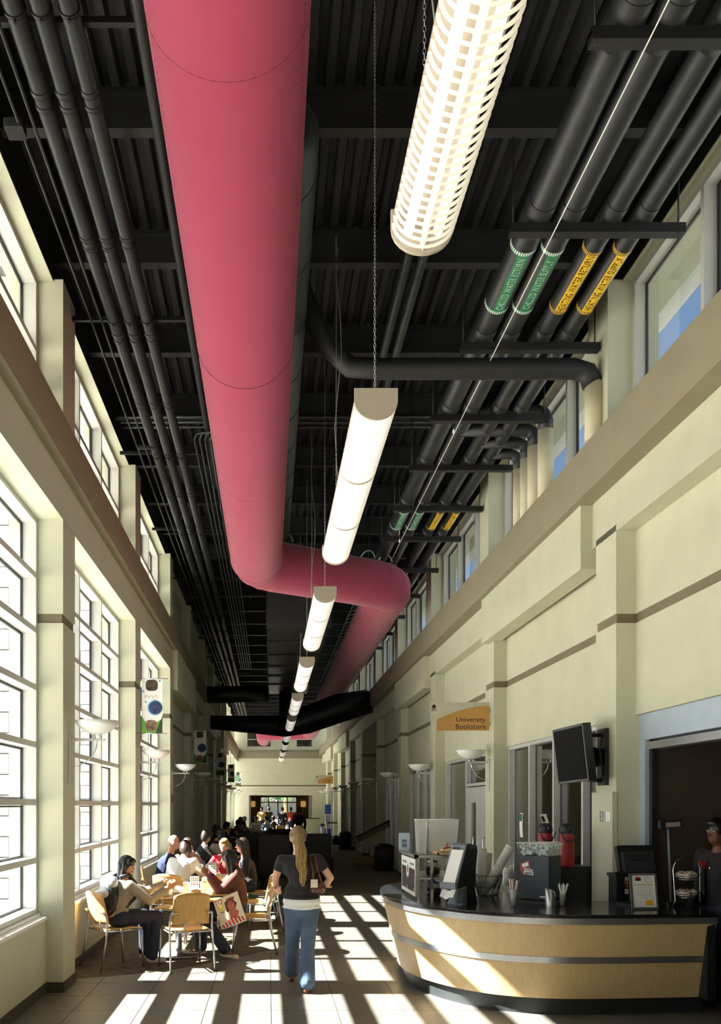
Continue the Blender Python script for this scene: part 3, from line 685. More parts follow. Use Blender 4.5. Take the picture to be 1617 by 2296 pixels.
# small green exit style plate at far left
tag(MB().box(-1.75, -1.45, 42.0, 42.02, 3.02, 3.3).box(-2.3, -1.74, 42.0, 42.02, 3.28, 3.3).obj('green_sign', mat('pale_green', (150, 190, 160), .6, noise=.05)), 'small pale green sign beside the far banner', 'sign')

# ================================================================== HANGING SIGNS
TAN = mat('sign_wood', (196, 150, 84), .5, noise=.08, nscale=6, stretch=(1, 1, 8)); SGR = mat('sign_grey', (196, 194, 178), .6, noise=.03)
INK = mat('sign_ink', (62, 44, 30), .6, noise=.02)
def hang_sign(y, lines, label):
    t = thing('blade_sign', label, 'sign', (2.44, y, 2.927), 0, 'shop signs on the right wall')
    MB().box(0, .88, 0, .012, .11, .43).obj('back_panel', SGR, t)
    pts = [(.09, 0)]+[(.09+.79*u, .17+.20*math.sin(min(1, u*1.05)*PI/2)) for u in [i/16 for i in range(17)]]+[(.88, 0)]
    MB().prism(pts, -.016, -.004, axis=1).obj('front_panel', TAN, t)
    for i, l in enumerate(lines):
        text_mesh(l, .108, INK, 'lettering', t, facing((.60, -.0175, .165-.105*i), (1, 0, 0), (0, 0, 1)))
    if not lines:
        bb_ = MB()
        for z0, xs_ in ((.155, (.40, .56, .66)), (.06, (.44, .58, .64))):
            for x0 in xs_: bb_.box(x0, x0+.10, -.0175, -.0165, z0, z0+.035)
        o_ = bb_.obj('faded_lettering', INK, t); o_['kind'] = 'stuff'
    # tree emblem
    b = MB()
    for (cx, cz, rr) in ((.05, .375, .022), (.033, .36, .014), (.067, .36, .014)):
        b.add([(cx+rr*math.cos(a), -.003, cz+rr*math.sin(a)) for a in [2*PI*i/12 for i in range(12)]], [list(range(12))])
    for s_ in (-1, 1):
        b.tube([(.05, -.003, .36), (.05+s_*.012, -.003, .335), (.05+s_*.036, -.003, .318)], .003, 4); b.tube([(.05, -.003, .34), (.05+s_*.018, -.003, .315)], .003, 4)
    b.tube([(.01, -.003, .303), (.03, -.003, .297), (.07, -.003, .297), (.09, -.003, .303)], .003, 4); b.obj('tree_emblem', INK, t, fix=False)
    for x, z in ((.17, .13), (.69, .30)): MB().tube([(x, -.016, z), (x, -.024, z)], .010, 10).obj('stud', CHROME, t)
    for z in (.30, .10):
        MB().tube([(.86, .0, z), (.9, .0, z)], .011, 8).obj('standoff', STEEL, t); MB().tube([(.885, 0, z), (.9, 0, z)], .028, 14).obj('standoff_disc', STEEL, t)
hang_sign(PY(2)+.2, ['University', 'Bookstore'], 'tan and grey hanging shop sign with a dark two line name, over the shop doors')
hang_sign(PY(9)+.2, [], 'small far tan hanging sign near the end wall on the right')
# ================================================================== MONITOR ON THE PILASTER
tv = thing('wall_monitor', 'black flat monitor tilted on a wall arm above the counter', 'monitor', (0, 0, 0))
Q = [at(1232, 1640, 8.75), at(1302, 1622, 8.2), at(1325, 1750, 8.1), at(1258, 1757, 8.65)]
c0 = sum(Q, Vector())/4; r_ = ((Q[1]+Q[2])-(Q[0]+Q[3])).normalized(); u_ = ((Q[0]+Q[1])-(Q[2]+Q[3])); u_ = (u_-r_*u_.dot(r_)).normalized()
M = facing(c0, r_, u_); Wt = ((Q[1]+Q[2])-(Q[0]+Q[3])).length/2; Ht = ((Q[0]+Q[1])-(Q[2]+Q[3])).length/2
nn = M.to_3x3() @ Vector((0, 0, 1)); sg = 1 if nn.dot(Vector((0, 0, CZ))-c0) > 0 else -1
M = M @ Matrix.Translation((0, 0, 0))
b = MB(); b.cbox((0, 0, -sg*.045), (Wt, Ht, .09), M=M); b.obj('casing', DARK, tv, bevel=.006)
b = MB(); b.cbox((0, 0, sg*.002), (Wt-.05, Ht-.05, .004), M=M); b.obj('screen', mat('matte_screen', (8, 8, 10), .8, spec=.15, noise=.05), tv)
b = MB(); b.cbox((.02, 0, -sg*.11), (Wt*.5, Ht*.6, .05), M=M); b.obj('mount_plate', DARK, tv)
bk = M @ Vector((.02, .12, -sg*.12)); bk2 = M @ Vector((.02, -.12, -sg*.12))
for p, z in ((bk, 2.5), (bk2, 2.05)):
    b = MB(); b.tube([p, Vector((3.2, 8.42, z)), Vector((3.34, 8.42, z))], .022, 8); b.obj('arm', DARK, tv)
MB().box(3.30, 3.34, 8.32, 8.52, 2.0, 2.56).obj('wall_plate', DARK, tv)
b = MB(); b.tube([(3.2, 8.4, 2.28), (3.26, 8.45, 2.28)], .10, 20); b.obj('cable_coil', DARK, tv)
b = MB(); b.tube([(3.3, 8.38, 2.5), (3.24, 8.3, 2.35), (3.3, 8.36, 2.1)], .008, 6); b.obj('cable', DARK, tv)
# boxed-out lower pilaster and switches
struct(MB().box(3.30, 3.345, 8.14, 8.66, 0, 1.93).obj('trim_3', PAINT))
for i, (px_, nm, lb, m_) in enumerate(((1351, 'outlet', 'dark steel outlet plate on the pilaster behind the counter', STEEL), (1365, 'switch_plate', 'blank white plate on the pilaster beside the outlet', WHITE))):
    Y = 3.30*FPX/(px_-VX); z = CZ+(VY-1831)*Y/FPX
    t = thing(nm, lb, 'plate', (3.30, Y, z))
    MB().box(-.008, 0, -.05, .05, -.05, .05).obj('plate', m_, t, bevel=.002)
    if i == 0:
        for dz in (-.022, .022): MB().box(-.010, -.008, -.012, .012, dz-.015, dz+.015).obj('socket', WHITE, t)
tag(MB().box(-1.99, -1.955, PY(3)+.2, PY(3)+.32, 1.86, 2.02).obj('fire_alarm', RED, bevel=.005), 'small red fire alarm on the third left pillar', 'alarm')
# ================================================================== CAFE COUNTER
def smooth_line(P, n=8):
    out = []; P = [Vector((p[0], p[1], 0)) for p in P]; Q = [P[0]]+P+[P[-1]]
    for i in range(1, len(Q)-2):
        for k in range(n):
            t = k/n; a, b_, c, d = Q[i-1], Q[i], Q[i+1], Q[i+2]
            out.append(.5*((2*b_)+(-a+c)*t+(2*a-5*b_+4*c-d)*t*t+(-a+3*b_-3*c+d)*t**3))
    out.append(P[-1]); return out
ZT = .89
front = smooth_line([(1.62, 10.2), (1.33, 9.7), (1.20, 9.15), (1.17, 8.6), (1.25, 8.15), (1.42, 7.75), (1.70, 7.38), (2.05, 7.15), (2.45, 7.05), (2.9, 7.05), (3.4, 7.09), (3.78, 7.12)])
back = smooth_line([(3.78, 7.98), (3.3, 8.08), (2.95, 8.15), (2.6, 8.6), (2.3, 9.2), (2.05, 9.8), (1.62, 10.2)], 5)
ct = thing('cafe_counter', 'curved cafe counter with maple front, metal bands and black top', 'counter')
poly = [(p.x, p.y) for p in front]+[(p.x, p.y) for p in back[:-1]]
MB().prism(poly, ZT-.032, ZT).obj('worktop', CTOP, ct, bevel=.006)
def inset(d, z):
    out = []
    for i, p in enumerate(front):
        t = (front[min(i+1, len(front)-1)]-front[max(i-1, 0)]).normalized(); n = Vector((-t.y, t.x, 0))
        out.append((p.x+n.x*d, p.y+n.y*d, z))
    return out
tst = inset(.1, 0)[len(front)//2]; SG = 1 if tst[1] > front[len(front)//2].y else -1
def band(name, d0, z0, d1, z1, m, th=.012, i0=0, i1=None):
    A, B = inset(SG*d0, z0), inset(SG*d1, z1); A2, B2 = inset(SG*(d0+th), z0), inset(SG*(d1+th), z1); i1 = i1 or len(A)
    b = MB(); n = i1-i0; V = A[i0:i1]+B[i0:i1]+A2[i0:i1]+B2[i0:i1]; F = []
    for i in range(n-1): F += [(i, i+1, n+i+1, n+i), (2*n+i, 3*n+i, 3*n+i+1, 2*n+i+1), (n+i, n+i+1, 3*n+i+1, 3*n+i), (i, 2*n+i, 2*n+i+1, i+1)]
    F += [(0, n, 3*n, 2*n), (n-1, 3*n-1, 4*n-1, 2*n-1)]
    return b.add(V, F, 0, False).obj(name, m, ct)
band('metal_band', .012, ZT-.033, .014, ZT-.085, STEEL, .02)
band('front_panel', .03, ZT-.085, .10, .515, WOODL)
band('metal_band', .095, .52, .10, .465, STEEL, .02)
band('front_panel', .11, .465, .185, .15, WOODL)
band('kick_plate', .25, .15, .25, .0, mat('grey_kick', (48, 52, 52), .45, .2, noise=.1), .02)
band('soffit_strip', .185, .152, .27, .148, DARK, .01)
MB().box(3.70, 3.77, 7.15, 7.97, .15, ZT-.033).obj('end_panel', DARK, ct)
MB().box(3.0, 3.7, 7.9, 7.96, 0, ZT-.033).obj('back_panel', DARK, ct)

def on_top(px, py):
    Y = (CZ-ZT)*FPX/(py-VY); return Vector(((px-VX)*Y/FPX, Y, ZT))
# ---- chrome display rack
rk = thing('display_rack', 'chrome display rack with glass top and menu panel on the counter end', 'rack', (0, 0, ZT))
ra, rw, y0, y1, H = 1.43, .52, 8.12, 9.05, .41
for x, y in ((ra, y0), (ra+.13, y0), (ra+rw, y0), (ra, y1), (ra+rw, y1)):
    MB().box(x-.013, x+.013, y-.013, y+.013, 0, H).obj('post', CHROME, rk)
b = MB(); b.box(ra-.04, ra+rw+.02, y0-.03, y0+.01, H, H+.025); b.box(ra-.04, ra-.0, y0-.03, y1+.03, H, H+.025); b.box(ra-.04, ra+rw, y1, y1+.03, H, H+.025); b.box(ra+rw-.01, ra+rw+.02, y0, y1, H, H+.025); b.obj('top_frame', STEEL, rk)
MB().box(ra-.02, ra+rw, y0, y1, H+.022, H+.03).obj('glass_top', CLEAR, rk)
MB().box(ra+.02, ra+rw-.02, y0+.02, y1-.02, .20, .215).obj('shelf', STEEL, rk)
pn = MB().box(ra-.022, ra-.016, y0+.04, y1-.06, .03, .39).obj('menu_panel', PAPER, rk)
b = MB(); X = ra-.0235
def quad(bm_, ya, yb, za, zb, mi): bm_.add([(X, ya, za), (X, yb, za), (X, yb, zb), (X, ya, zb)], [(0, 1, 2, 3)], mi)
quad(b, y0+.06, y1-.1, .07, .29, 0); X -= .0005
for i in range(6):
    ya = y0+.09+i*.125; quad(b, ya, ya+.03, .12, .22, 3); quad(b, ya+.0, ya+.05, .075, .105, 1+(i % 3)); quad(b, ya, ya+.09, .225, .235, 2)
quad(b, y0+.1, y0+.32, .325, .345, 4); quad(b, y1-.4, y1-.15, .325, .345, 4)
b.add([(X-.0005, (y0+y1)/2+.085*math.cos(a), .27+.085*math.sin(a)) for a in [2*PI*i/24 for i in range(24)]], [list(range(24))], 5)
b.add([(X-.001, (y0+y1)/2+.03*math.cos(a), .27+.04*math.sin(a)) for a in [2*PI*i/16 for i in range(16)]], [list(range(16))], 0)
b.obj('menu_print', [mat('print_dark', (44, 30, 30), .6, noise=.2), YELL, RED, mat('print_grey', (90, 90, 96), .6, noise=.1), mat('print_teal', (80, 130, 130), .6, noise=.1), PAPER], pn, fix=False)
JAR = glass('jar_glass', (.85, .88, .9), 1.2, .15)
for i, (x, y, z) in enumerate(((ra+.2, y0+.3, .215), (ra+.38, y0+.25, .215), (ra+.22, y0+.35, 0), (ra+.4, y0+.3, 0))):
    t = thing('candy_jar', 'lidded glass jar inside the chrome rack, %s %s' % ('upper' if z else 'lower', 'left' if i % 2 == 0 else 'right'), 'jar', (x, y, ZT+z), 0, 'jars in the rack')
    MB().lathe([(0, 0), (.06, 0), (.075, .03), (.075, .10), (.05, .13)], n=20).obj('jar_body', JAR, t)
    MB().lathe([(.055, .13), (.055, .145), (.012, .155), (.015, .175), (0, .18)], n=20).obj('lid', CHROME, t)
    MB().lathe([(0, .005), (.065, .01), (.065, .08), (0, .09)], n=16).obj('contents', mat('dark_contents', (60, 44, 36), .7, noise=.4, nscale=40), t)
# bins, pastries and card on the rack
ZRK = ZT+H+.03
def bin_(x, y, w0, w1, h, label, d=.16):
    t = thing('clear_bin', label, 'container', (x, y, ZRK), 0, 'clear plastic bins on the rack')
    b = MB(); th = .004
    V = [(-w0/2, -d/2, 0), (w0/2, -d/2, 0), (w0/2, d/2, 0), (-w0/2, d/2, 0), (-w1/2, -d*.6, h), (w1/2, -d*.6, h), (w1/2, d*.6, h), (-w1/2, d*.6, h)]
    b.add(V, [(0, 1, 2, 3), (0, 1, 5, 4), (1, 2, 6, 5), (2, 3, 7, 6), (3, 0, 4, 7)]); b.obj('body', mat('cloudy_plastic', (228, 228, 228), .25, noise=.03, alpha=.42), t, fix=False)
    b = MB(); b.tube([(V[i][0], V[i][1], h) for i in (4, 5, 6, 7)], .005, 6, closed=True); b.obj('rim', WHITE, t)
    return t
bin_(ra+.09, y0+.35, .07, .10, .33, 'narrow clear tall bin, left of the clear bins on the rack')
bin_(ra+.30, y0+.35, .24, .30, .33, 'wide cloudy tall bin standing on the chrome rack')
for i in range(4):
    t = thing('plastic_spoon', 'clear spoon standing in the clear bins, %s from the left' % ['first', 'second', 'third', 'fourth'][i], 'spoon', (ra+.07+.035*i, y0+.33, ZRK+.14), 0, 'spoons in the bins')
    MB().tube([(0, 0, -.12), (0, 0, .10)], .004, 6).obj('handle', WHITE, t); MB().sphere((0, 0, .13), (.012, .006, .03), 10).obj('spoon_bowl', WHITE, t)
WRAP = glass('plastic_wrap', (.9, .9, .9), 1.5, .2)
rnd = random.Random(5)
def crumple(name, label, cat, c, r, m, seed, grp=None, parent=None, n=14):
    rd_ = random.Random(seed); b = MB(); b.sphere((0, 0, r[2]), r, n)
    b.v = [(x*(1+rd_.uniform(-.2, .2)), y*(1+rd_.uniform(-.2, .2)), max(0, z*(1+rd_.uniform(-.22, .22)))) for x, y, z in b.v]; b.sm = [False]*len(b.f)
    o = b.obj(name, m, parent, c)
    return tag(o, label, cat, grp) if not parent else o
b = MB(); b.box(-.17, .17, -.14, .14, 0, .006); b.box(-.18, -.165, -.15, .15, 0, .03); b.box(.165, .18, -.15, .15, 0, .03); b.box(-.18, .18, -.15, -.135, 0, .02); b.box(-.18, .18, .135, .15, 0, .02)
tag(b.obj('pastry_tray', mat('kraft_paper', (190, 164, 124), .8, noise=.1), None, (ra+.36, y0+.12, ZRK)), 'kraft paper tray on top of the chrome rack', 'tray')
crumple('wrapped_pastry', 'cling wrapped pastry on the rack tray, nearer one', 'pastry', (ra+.30, y0+.10, ZRK+.006), (.075, .06, .028), mat('pastry', (214, 186, 140), .6, noise=.2, nscale=30), 1, 'wrapped pastries')
crumple('wrapped_pastry', 'cling wrapped pastry on the rack tray, right one', 'pastry', (ra+.45, y0+.14, ZRK+.006), (.07, .06, .045), WRAP, 2, 'wrapped pastries')
t = thing('red_tongs', 'small red plastic tongs lying on the pastries', 'tongs', (ra+.27, y0+.06, ZRK+.05))
MB().tube([(0, 0, 0), (.03, -.01, .06)], .006, 6).obj('arm', RED, t); MB().tube([(-.02, 0, .005), (.045, -.02, .02)], .007, 6).obj('arm', RED, t)
b = MB(); b.rbox((0, 0, .09), (.12, .003, .18), .015, axis=1); t = thing('price_card', 'small pale blue card standing left of the clear bins', 'card', (ra-.0, y1-.1, ZRK)); b.obj('card', mat('pale_blue_card', (196, 214, 232), .6, noise=.03), t)
b = MB(); b.box(-.025, .025, -.0025, -.002, .03, .07); b.box(-.025, .025, -.0025, -.002, .08, .11); b.obj('card_print', mat('print_blue', (110, 130, 160), .6, noise=.1), t)
# ---- napkin dispenser
p = on_top(1030, 2026)
t = thing('napkin_dispenser', 'grey and black upright napkin dispenser with a white napkin hanging out', 'dispenser', p, math.radians(-48))
side = [(-.02, 0), (.16, 0), (.10, .16), (.155, .48), (.145, .54), (.02, .56), (-.01, .54), (-.16, .20), (-.15, .15), (-.02, .17)]
b = MB()
for x0, x1 in ((.075, .095),): b.prism(side, x0, x1, axis=0)
b.obj('side_wall', DARK, t, bevel=.004)
b = MB(); b.prism([(-.0, .17), (.11, .2), (.145, .48), (.13, .54), (.02, .55)], -.08, .075, axis=0); b.obj('casing', DARK, t)
b = MB(); b.prism([(.02, .56), (-.01, .54), (-.01, .52), (.03, .5), (.13, .5), (.145, .54)], -.085, .095, axis=0); b.obj('top_hood', GREYP, t, bevel=.006)
b = MB(); b.add([(-.07, -.155, .20), (.06, -.155, .20), (.06, -.018, .50), (-.07, -.018, .50)], [(0, 1, 2, 3)]); b.add([(-.085, -.15, .19), (.075, -.15, .19), (.075, -.005, .53), (-.085, -.005, .53)], [(0, 1, 2, 3)], 1)
b.obj('front_insert', [PAPER, GREYP], t, fix=False)
MB().rbox((0, -.155, .175), (.17, .05, .06), .012, axis=0).obj('mouth', GREYP, t)
b = MB(); b.grid(lambda u, v: (-.075+.15*u, -.15-.05*v+.01*math.sin(u*6), .14-.075*v+.012*math.cos(u*7)), 8, 4); b.obj('napkin', PAPER, t, fix=False)
MB().prism([(-.07, -.09), (.09, -.09), (.09, .13), (-.07, .13)], 0, .012).obj('foot', GREYP, t)
b = MB(); b.add([(-.07, -.09, .012), (.03, -.09, .012), (.01, -.03, .13), (-.04, -.03, .13)], [(0, 1, 2, 3)]); b.add([(.03, -.09, .012), (.09, .1, .012), (.09, .1, .16), (.01, -.03, .13)], [(0, 1, 2, 3)]); b.obj('neck', GREYP, t)
b = MB(); b.box(-.05, .03, -.0305, -.03, .505, .523); b.obj('badge', KTXT, t)
# ---- wire basket and cup stacks
p = on_top(1090, 2006); bx, by = p.x+.02, p.y
t = thing('wire_basket', 'round black wire basket holding stacks of white cups', 'basket', (bx, by, ZT))
WIRE = mat('wire_black', (50, 54, 58), .35, .6, noise=.1)
for r, z in ((.10, .004), (.125, .08), (.145, .2)):
    b = MB(); b.tube([(r*math.cos(a), r*math.sin(a), z) for a in [2*PI*i/28 for i in range(28)]], .0035, 6, closed=True); b.obj('ring_wire', WIRE, t)
wm_ = MB().tube([(.10, 0, .004), (.145, 0, .2)], .002, 5).mesh('upright_wire', WIRE)
for i in range(36): link('upright_wire', wm_, t, rot=(0, 0, 2*PI*i/36))
b = MB()
for i in range(-4, 5): L_ = math.sqrt(max(0, .01-(i*.022)**2)); b.tube([(i*.022, -L_, .004), (i*.022, L_, .004)], .002, 4)
b.obj('base_grid', WIRE, t)
def cup_stack(base, d, n, r0, label, m=PAPER, m2=None, step=.016, grp='stacks of cups', h=.11):
    d = Vector(d).normalized(); q = d.to_track_quat('Z', 'Y').to_matrix().to_4x4(); q.translation = base
    t = thing('cup_stack', label, 'cups', (0, 0, 0), 0, grp)
    b = MB(); b.lathe([(0, 0), (r0*.7, 0), (r0, h), (r0*1.05, h), (r0*1.05, h+.006), (r0*.95, h+.006)], n=22)
    me = b.mesh('cup', m); me2 = b.mesh('cup', m2) if m2 else me
    for i in range(n):
        o = link('cup', me2 if (m2 and i >= n-3) else me, t); o.matrix_local = q @ Matrix.Translation((0, 0, step*i))
    return t
cup_stack(Vector((bx-.06, by+.02, ZT+.02)), (.05, .1, 1), 22, .040, 'slim stack of white paper cups standing at the left of the wire basket')
cup_stack(Vector((bx-.02, by+.06, ZT+.02)), (.12, .1, 1), 19, .044, 'stack of printed white paper cups in the middle of the wire basket', mat('printed_cup', (226, 216, 208), .7, noise=.12, nscale=40))
cup_stack(Vector((bx-.04, by-.03, ZT+.03)), (.55, -.05, 1), 27, .046, 'long stack of white cups leaning right out of the wire basket')
cup_stack(Vector((bx+.02, by+.01, ZT+.02)), (.42, .15, 1), 13, .046, 'short stack of clear cups leaning in the wire basket', CLEAR)
# small caddy with cups behind
p = on_top(1150, 1990)
t = thing('lid_caddy', 'small wire caddy with white lids behind the straws', 'caddy', (p.x, p.y+.2, ZT))
b = MB()
for z in (.15, .22): b.tube([(.07*math.cos(a), .07*math.sin(a), z) for a in [2*PI*i/20 for i in range(20)]], .003, 5, closed=True)
for i in range(8): a = 2*PI*i/8; b.tube([(.07*math.cos(a), .07*math.sin(a), 0), (.07*math.cos(a), .07*math.sin(a), .3)], .0025, 5)
b.obj('wire_frame', CHROME, t)
MB().lathe([(0, .01), (.055, .01), (.055, .2), (0, .2)], n=18).obj('lids', WHITE, t)
def straw_cup(px, py, h, r, label, cols, cupm, slen, seed):
    p = on_top(px, py); t = thing('straw_cup', label, 'cup', p, 0, 'cups of straws')
    MB().lathe([(0, .003), (r*.75, 0), (r, h), (r*.93, h), (r*.7, .006), (0, .006)], n=24).obj('cup', cupm, t)
    rd_ = random.Random(seed)
    for i in range(12):
        a, rr = rd_.uniform(0, 2*PI), rd_.uniform(.1, .6)*r; tl = rd_.uniform(.8, 1.9)*r
        o = MB().tube([(rr*.6*math.cos(a+PI), rr*.6*math.sin(a+PI), .008), (tl*math.cos(a), tl*math.sin(a), slen+rd_.uniform(-.01, .01))], .0042, 7).obj('straw', cols[i % len(cols)], t)
straw_cup(1151, 2030, .145, .034, 'frosted cup of red and white straws on the counter', [PAPER, mat('pink_straw', (224, 130, 130), .6, noise=.05), PAPER], mat('frosted', (200, 206, 214), .4, noise=.03, alpha=.75), .235, 3)
straw_cup(1262, 2029, .10, .028, 'cup of white wrapped straws right of the steel cup', [PAPER], mat('frosted2', (170, 170, 164), .4, noise=.03, alpha=.8), .19, 4)
p = on_top(1234, 2032)
t = thing('steel_cup', 'brushed steel cup with a slanted rim on the counter', 'cup', p); n = 28
b = MB(); vs = []
for r, z0 in ((.044, 0), (.044, .145), (.040, .145), (.040, .01)):
    for k in range(n):
        a = 2*PI*k/n; z = z0 + (.02*math.sin(a-1.0) if z0 > .1 else 0); vs.append((r*math.cos(a), r*math.sin(a), z))
b.add(vs, [(i*n+k, i*n+(k+1) % n, (i+1)*n+(k+1) % n, (i+1)*n+k) for i in range(3) for k in range(n)], 0, True); b.disc((0, 0, .002), .043, n); b.obj('shell', STEEL, t)
# ---- dark dispenser tub with ice
pl, prr = at(1157, 2020, 7.95), at(1268, 2020, 7.95)
t = thing('ice_bin', 'dark drinks cooler box with clear ice on top and a red and white logo', 'cooler', ((pl.x+prr.x)/2, 7.98, ZT), math.radians(-38))
Wd = .18
MB().rbox((0, 0, .24), (2*Wd*.82, .32, .40), .012, axis=2).obj('box', mat('slate_blue_box', (50, 60, 72), .5, noise=.1), t)
MB().rbox((0, 0, .015), (2*Wd*.86, .34, .03), .012, axis=2).obj('base', DARK, t)
b = MB(); w_, d_ = Wd*.84, .165
b.add([(-w_, -d_, .44), (w_, -d_, .44), (w_, d_, .44), (-w_, d_, .44), (-w_*1.03, -d_*1.05, .56), (w_*1.03, -d_*1.05, .56), (w_*1.03, d_*1.05, .56), (-w_*1.03, d_*1.05, .56)], [(0, 1, 5, 4), (1, 2, 6, 5), (2, 3, 7, 6), (3, 0, 4, 7)]); b.obj('clear_collar', CLEAR, t)
b = MB(); b.tube([(-w_*1.03, -d_*1.05, .56), (w_*1.03, -d_*1.05, .56), (w_*1.03, d_*1.05, .56), (-w_*1.03, d_*1.05, .56)], .004, 6, closed=True); b.obj('collar_rim', WHITE, t)
b = MB(); rd_ = random.Random(11)
for i in range(260):
    M = Matrix.Translation((rd_.uniform(-w_+.02, w_-.02), rd_.uniform(-d_+.02, d_-.02), rd_.uniform(.45, .53))) @ Matrix.Rotation(rd_.uniform(0, 3), 4, Vector((rd_.random(), rd_.random(), rd_.random()+.1))); s_ = rd_.uniform(.012, .018)
    b.cbox((0, 0, 0), (2*s_, 1.7*s_, 1.3*s_), M=M)
o = b.obj('ice', mat('ice', (216, 226, 232), .2, noise=.08, nscale=60), t); o['kind'] = 'stuff'
lg = MB(); yl = -.1615
lg.add([(-.12, yl, .37), (-.04, yl, .40), (-.03, yl, .33), (-.02, yl, .27), (-.10, yl, .26), (-.13, yl, .32)], [list(range(6))], 0)
lg.add([(-.11, yl-.0005, .36), (-.05, yl-.0005, .385), (-.045, yl-.0005, .35), (-.10, yl-.0005, .33)], [list(range(4))], 1)
lg.add([(-.09, yl-.0005, .33), (-.0, yl-.0005, .315), (0, yl-.0005, .262), (-.09, yl-.0005, .272)], [list(range(4))], 1)
lg.obj('logo', [RED, PAPER], t, fix=False)
text_mesh('POWER', .032, KTXT, 'lettering', t, facing((-.045, yl-.001, .305), (1, -.0, -.1), (0, 0, 1)))
b = MB()
for x0 in (-.078, -.06, -.042, -.024): b.box(x0, x0+.013, yl-.001, yl-.0006, .273, .288)
o = b.obj('small_lettering', KTXT, t); o['kind'] = 'stuff'
b = MB(); b.box(.06, .12, yl-.001, yl, .06, .075); b.obj('small_label', PAPER, t)
# ---- airpots behind on the back edge
for i, (px_, Y) in enumerate(((1223, 8.9), (1270, 8.75))):
    q = at(px_, 1806, Y)
    t = thing('airpot', 'red airpot with black pump lid, %s of two' % ['left', 'right'][i], 'flask', (q.x, Y, 0), 0, 'two red airpots')
    t.location.z = 1.17
    MB().lathe([(0, 0), (.075, 0), (.078, .02), (.078, .30), (.07, .34)], n=26).obj('flask_body', RED, t)
    MB().lathe([(.07, .34), (.074, .36), (.074, .39), (.06, .43), (.03, .445), (0, .447)], n=26).obj('lid', DARK, t)
    MB().tube([(0, -.05, .40), (0, -.11, .40), (0, -.12, .37)], .014, 8).obj('spout', DARK, t)
    MB().tube([(.078*math.cos(a), -.09-.0*a, .36-.10*math.sin(a)) for a in [PI*k/12 for k in range(13)]], .006, 6).obj('carry_handle', DARK, t)
    if i == 0:
        b = MB(); b.grid(lambda u, v: (-.035+.07*u+.012*math.sin(v*5), .02+.02*math.sin(v*3), .42+.12*v), 4, 6); b.obj('paper_tag', PAPER, t, fix=False)
        b = MB(); b.grid(lambda u, v: (-.03+.03*u+.012*math.sin((.3+.5*v)*5), .017+.02*math.sin((.3+.5*v)*3)-.004, .42+.12*(.3+.5*v)), 2, 4); b.obj('tag_print', KTXT, t, fix=False)
tag(MB().box(2.62, 3.33, 8.72, 9.05, 0, 1.17).obj('back_cabinet', DARK, bevel=.004), 'dark back cabinet carrying the two red airpots', 'cabinet')
t = thing('paper_tag', 'curled paper notice with a green head taped on the shop window', 'notice', at(1181, 1850, 11.9)); t.location.x = 3.55; t.rotation_euler = (0, 0, PI/2)
q = MB(); q.grid(lambda u, v: (-.07+.14*u, .01*math.sin(v*3), -.17+.34*v), 2, 6); q.obj('paper', PAPER, t, fix=False)
q = MB(); q.grid(lambda u, v: (-.05+.1*u, .006+.01*math.sin((.66+.3*v)*3), .055+.1*v), 2, 2); q.obj('green_head', GREENL, t, fix=False)
# ---- till
q = on_top(1430, 2005)
t = thing('till_monitor', 'dark till screen turned away on the counter', 'till', (3.34, 7.72, ZT), math.radians(8))
Mx = Matrix.Translation((0, 0, .42)) @ Matrix.Rotation(math.radians(-14), 4, 'X')
MB().rbox((0, 0, 0), (.36, .05, .25), .02, M=Mx, axis=1).obj('screen_back', DARK, t)
MB().rbox((.0, -.035, -.03), (.30, .05, .19), .02, M=Mx, axis=1).obj('rear_bulge', mat('till_grey', (44, 50, 54), .5, noise=.1), t)
b = MB()
for k in range(5): b.cbox((0, -.061, .03-.012*k), (.2, .003, .004), M=Mx)
b.obj('vents', DARK, t)
MB().tube([(0, .02, 0), (0, .02, .38)], .035, 12).obj('stem', DARK, t); MB().rbox((0, .02, .01), (.24, .24, .02), .03, axis=2).obj('base', DARK, t)
q = on_top(1400, 2022)
t = thing('card_reader', 'black card reader box with payment card stickers', 'card reader', (q.x, q.y, ZT), math.radians(14))
MB().box(-.085, .055, 0, .12, 0, .24).obj('box', DARK, t, bevel=.004)
b = MB(); b.prism([(-.02, .24), (.12, .24), (.13, .27), (.0, .28)], -.1, .06, axis=0); b.obj('hood', DARK, t)
b = MB(); y = -.001
for (z0, z1, mi) in ((.20, .235, 0), (.165, .195, 1), (.13, .16, 2), (.075, .12, 0), (.06, .075, 3)): b.box(.005, .045, y-.001, y, z0, z1, mi)
for (cx, mi) in ((.018, 2), (.032, 1)):
    for cz in (.18, .145): b.add([(cx+.010*math.cos(a), y-.002, cz+.010*math.sin(a)) for a in [2*PI*k/12 for k in range(12)]], [list(range(12))], mi)
b.obj('stickers', [PAPER, YELL, RED, mat('sticker_blue', (40, 70, 150), .5, noise=.05)], t, fix=False)
text_mesh('VISA', .014, MATS['sticker_blue'], 'lettering', t, facing((.025, y-.003, .098), (1, 0, 0), (0, 0, 1)))
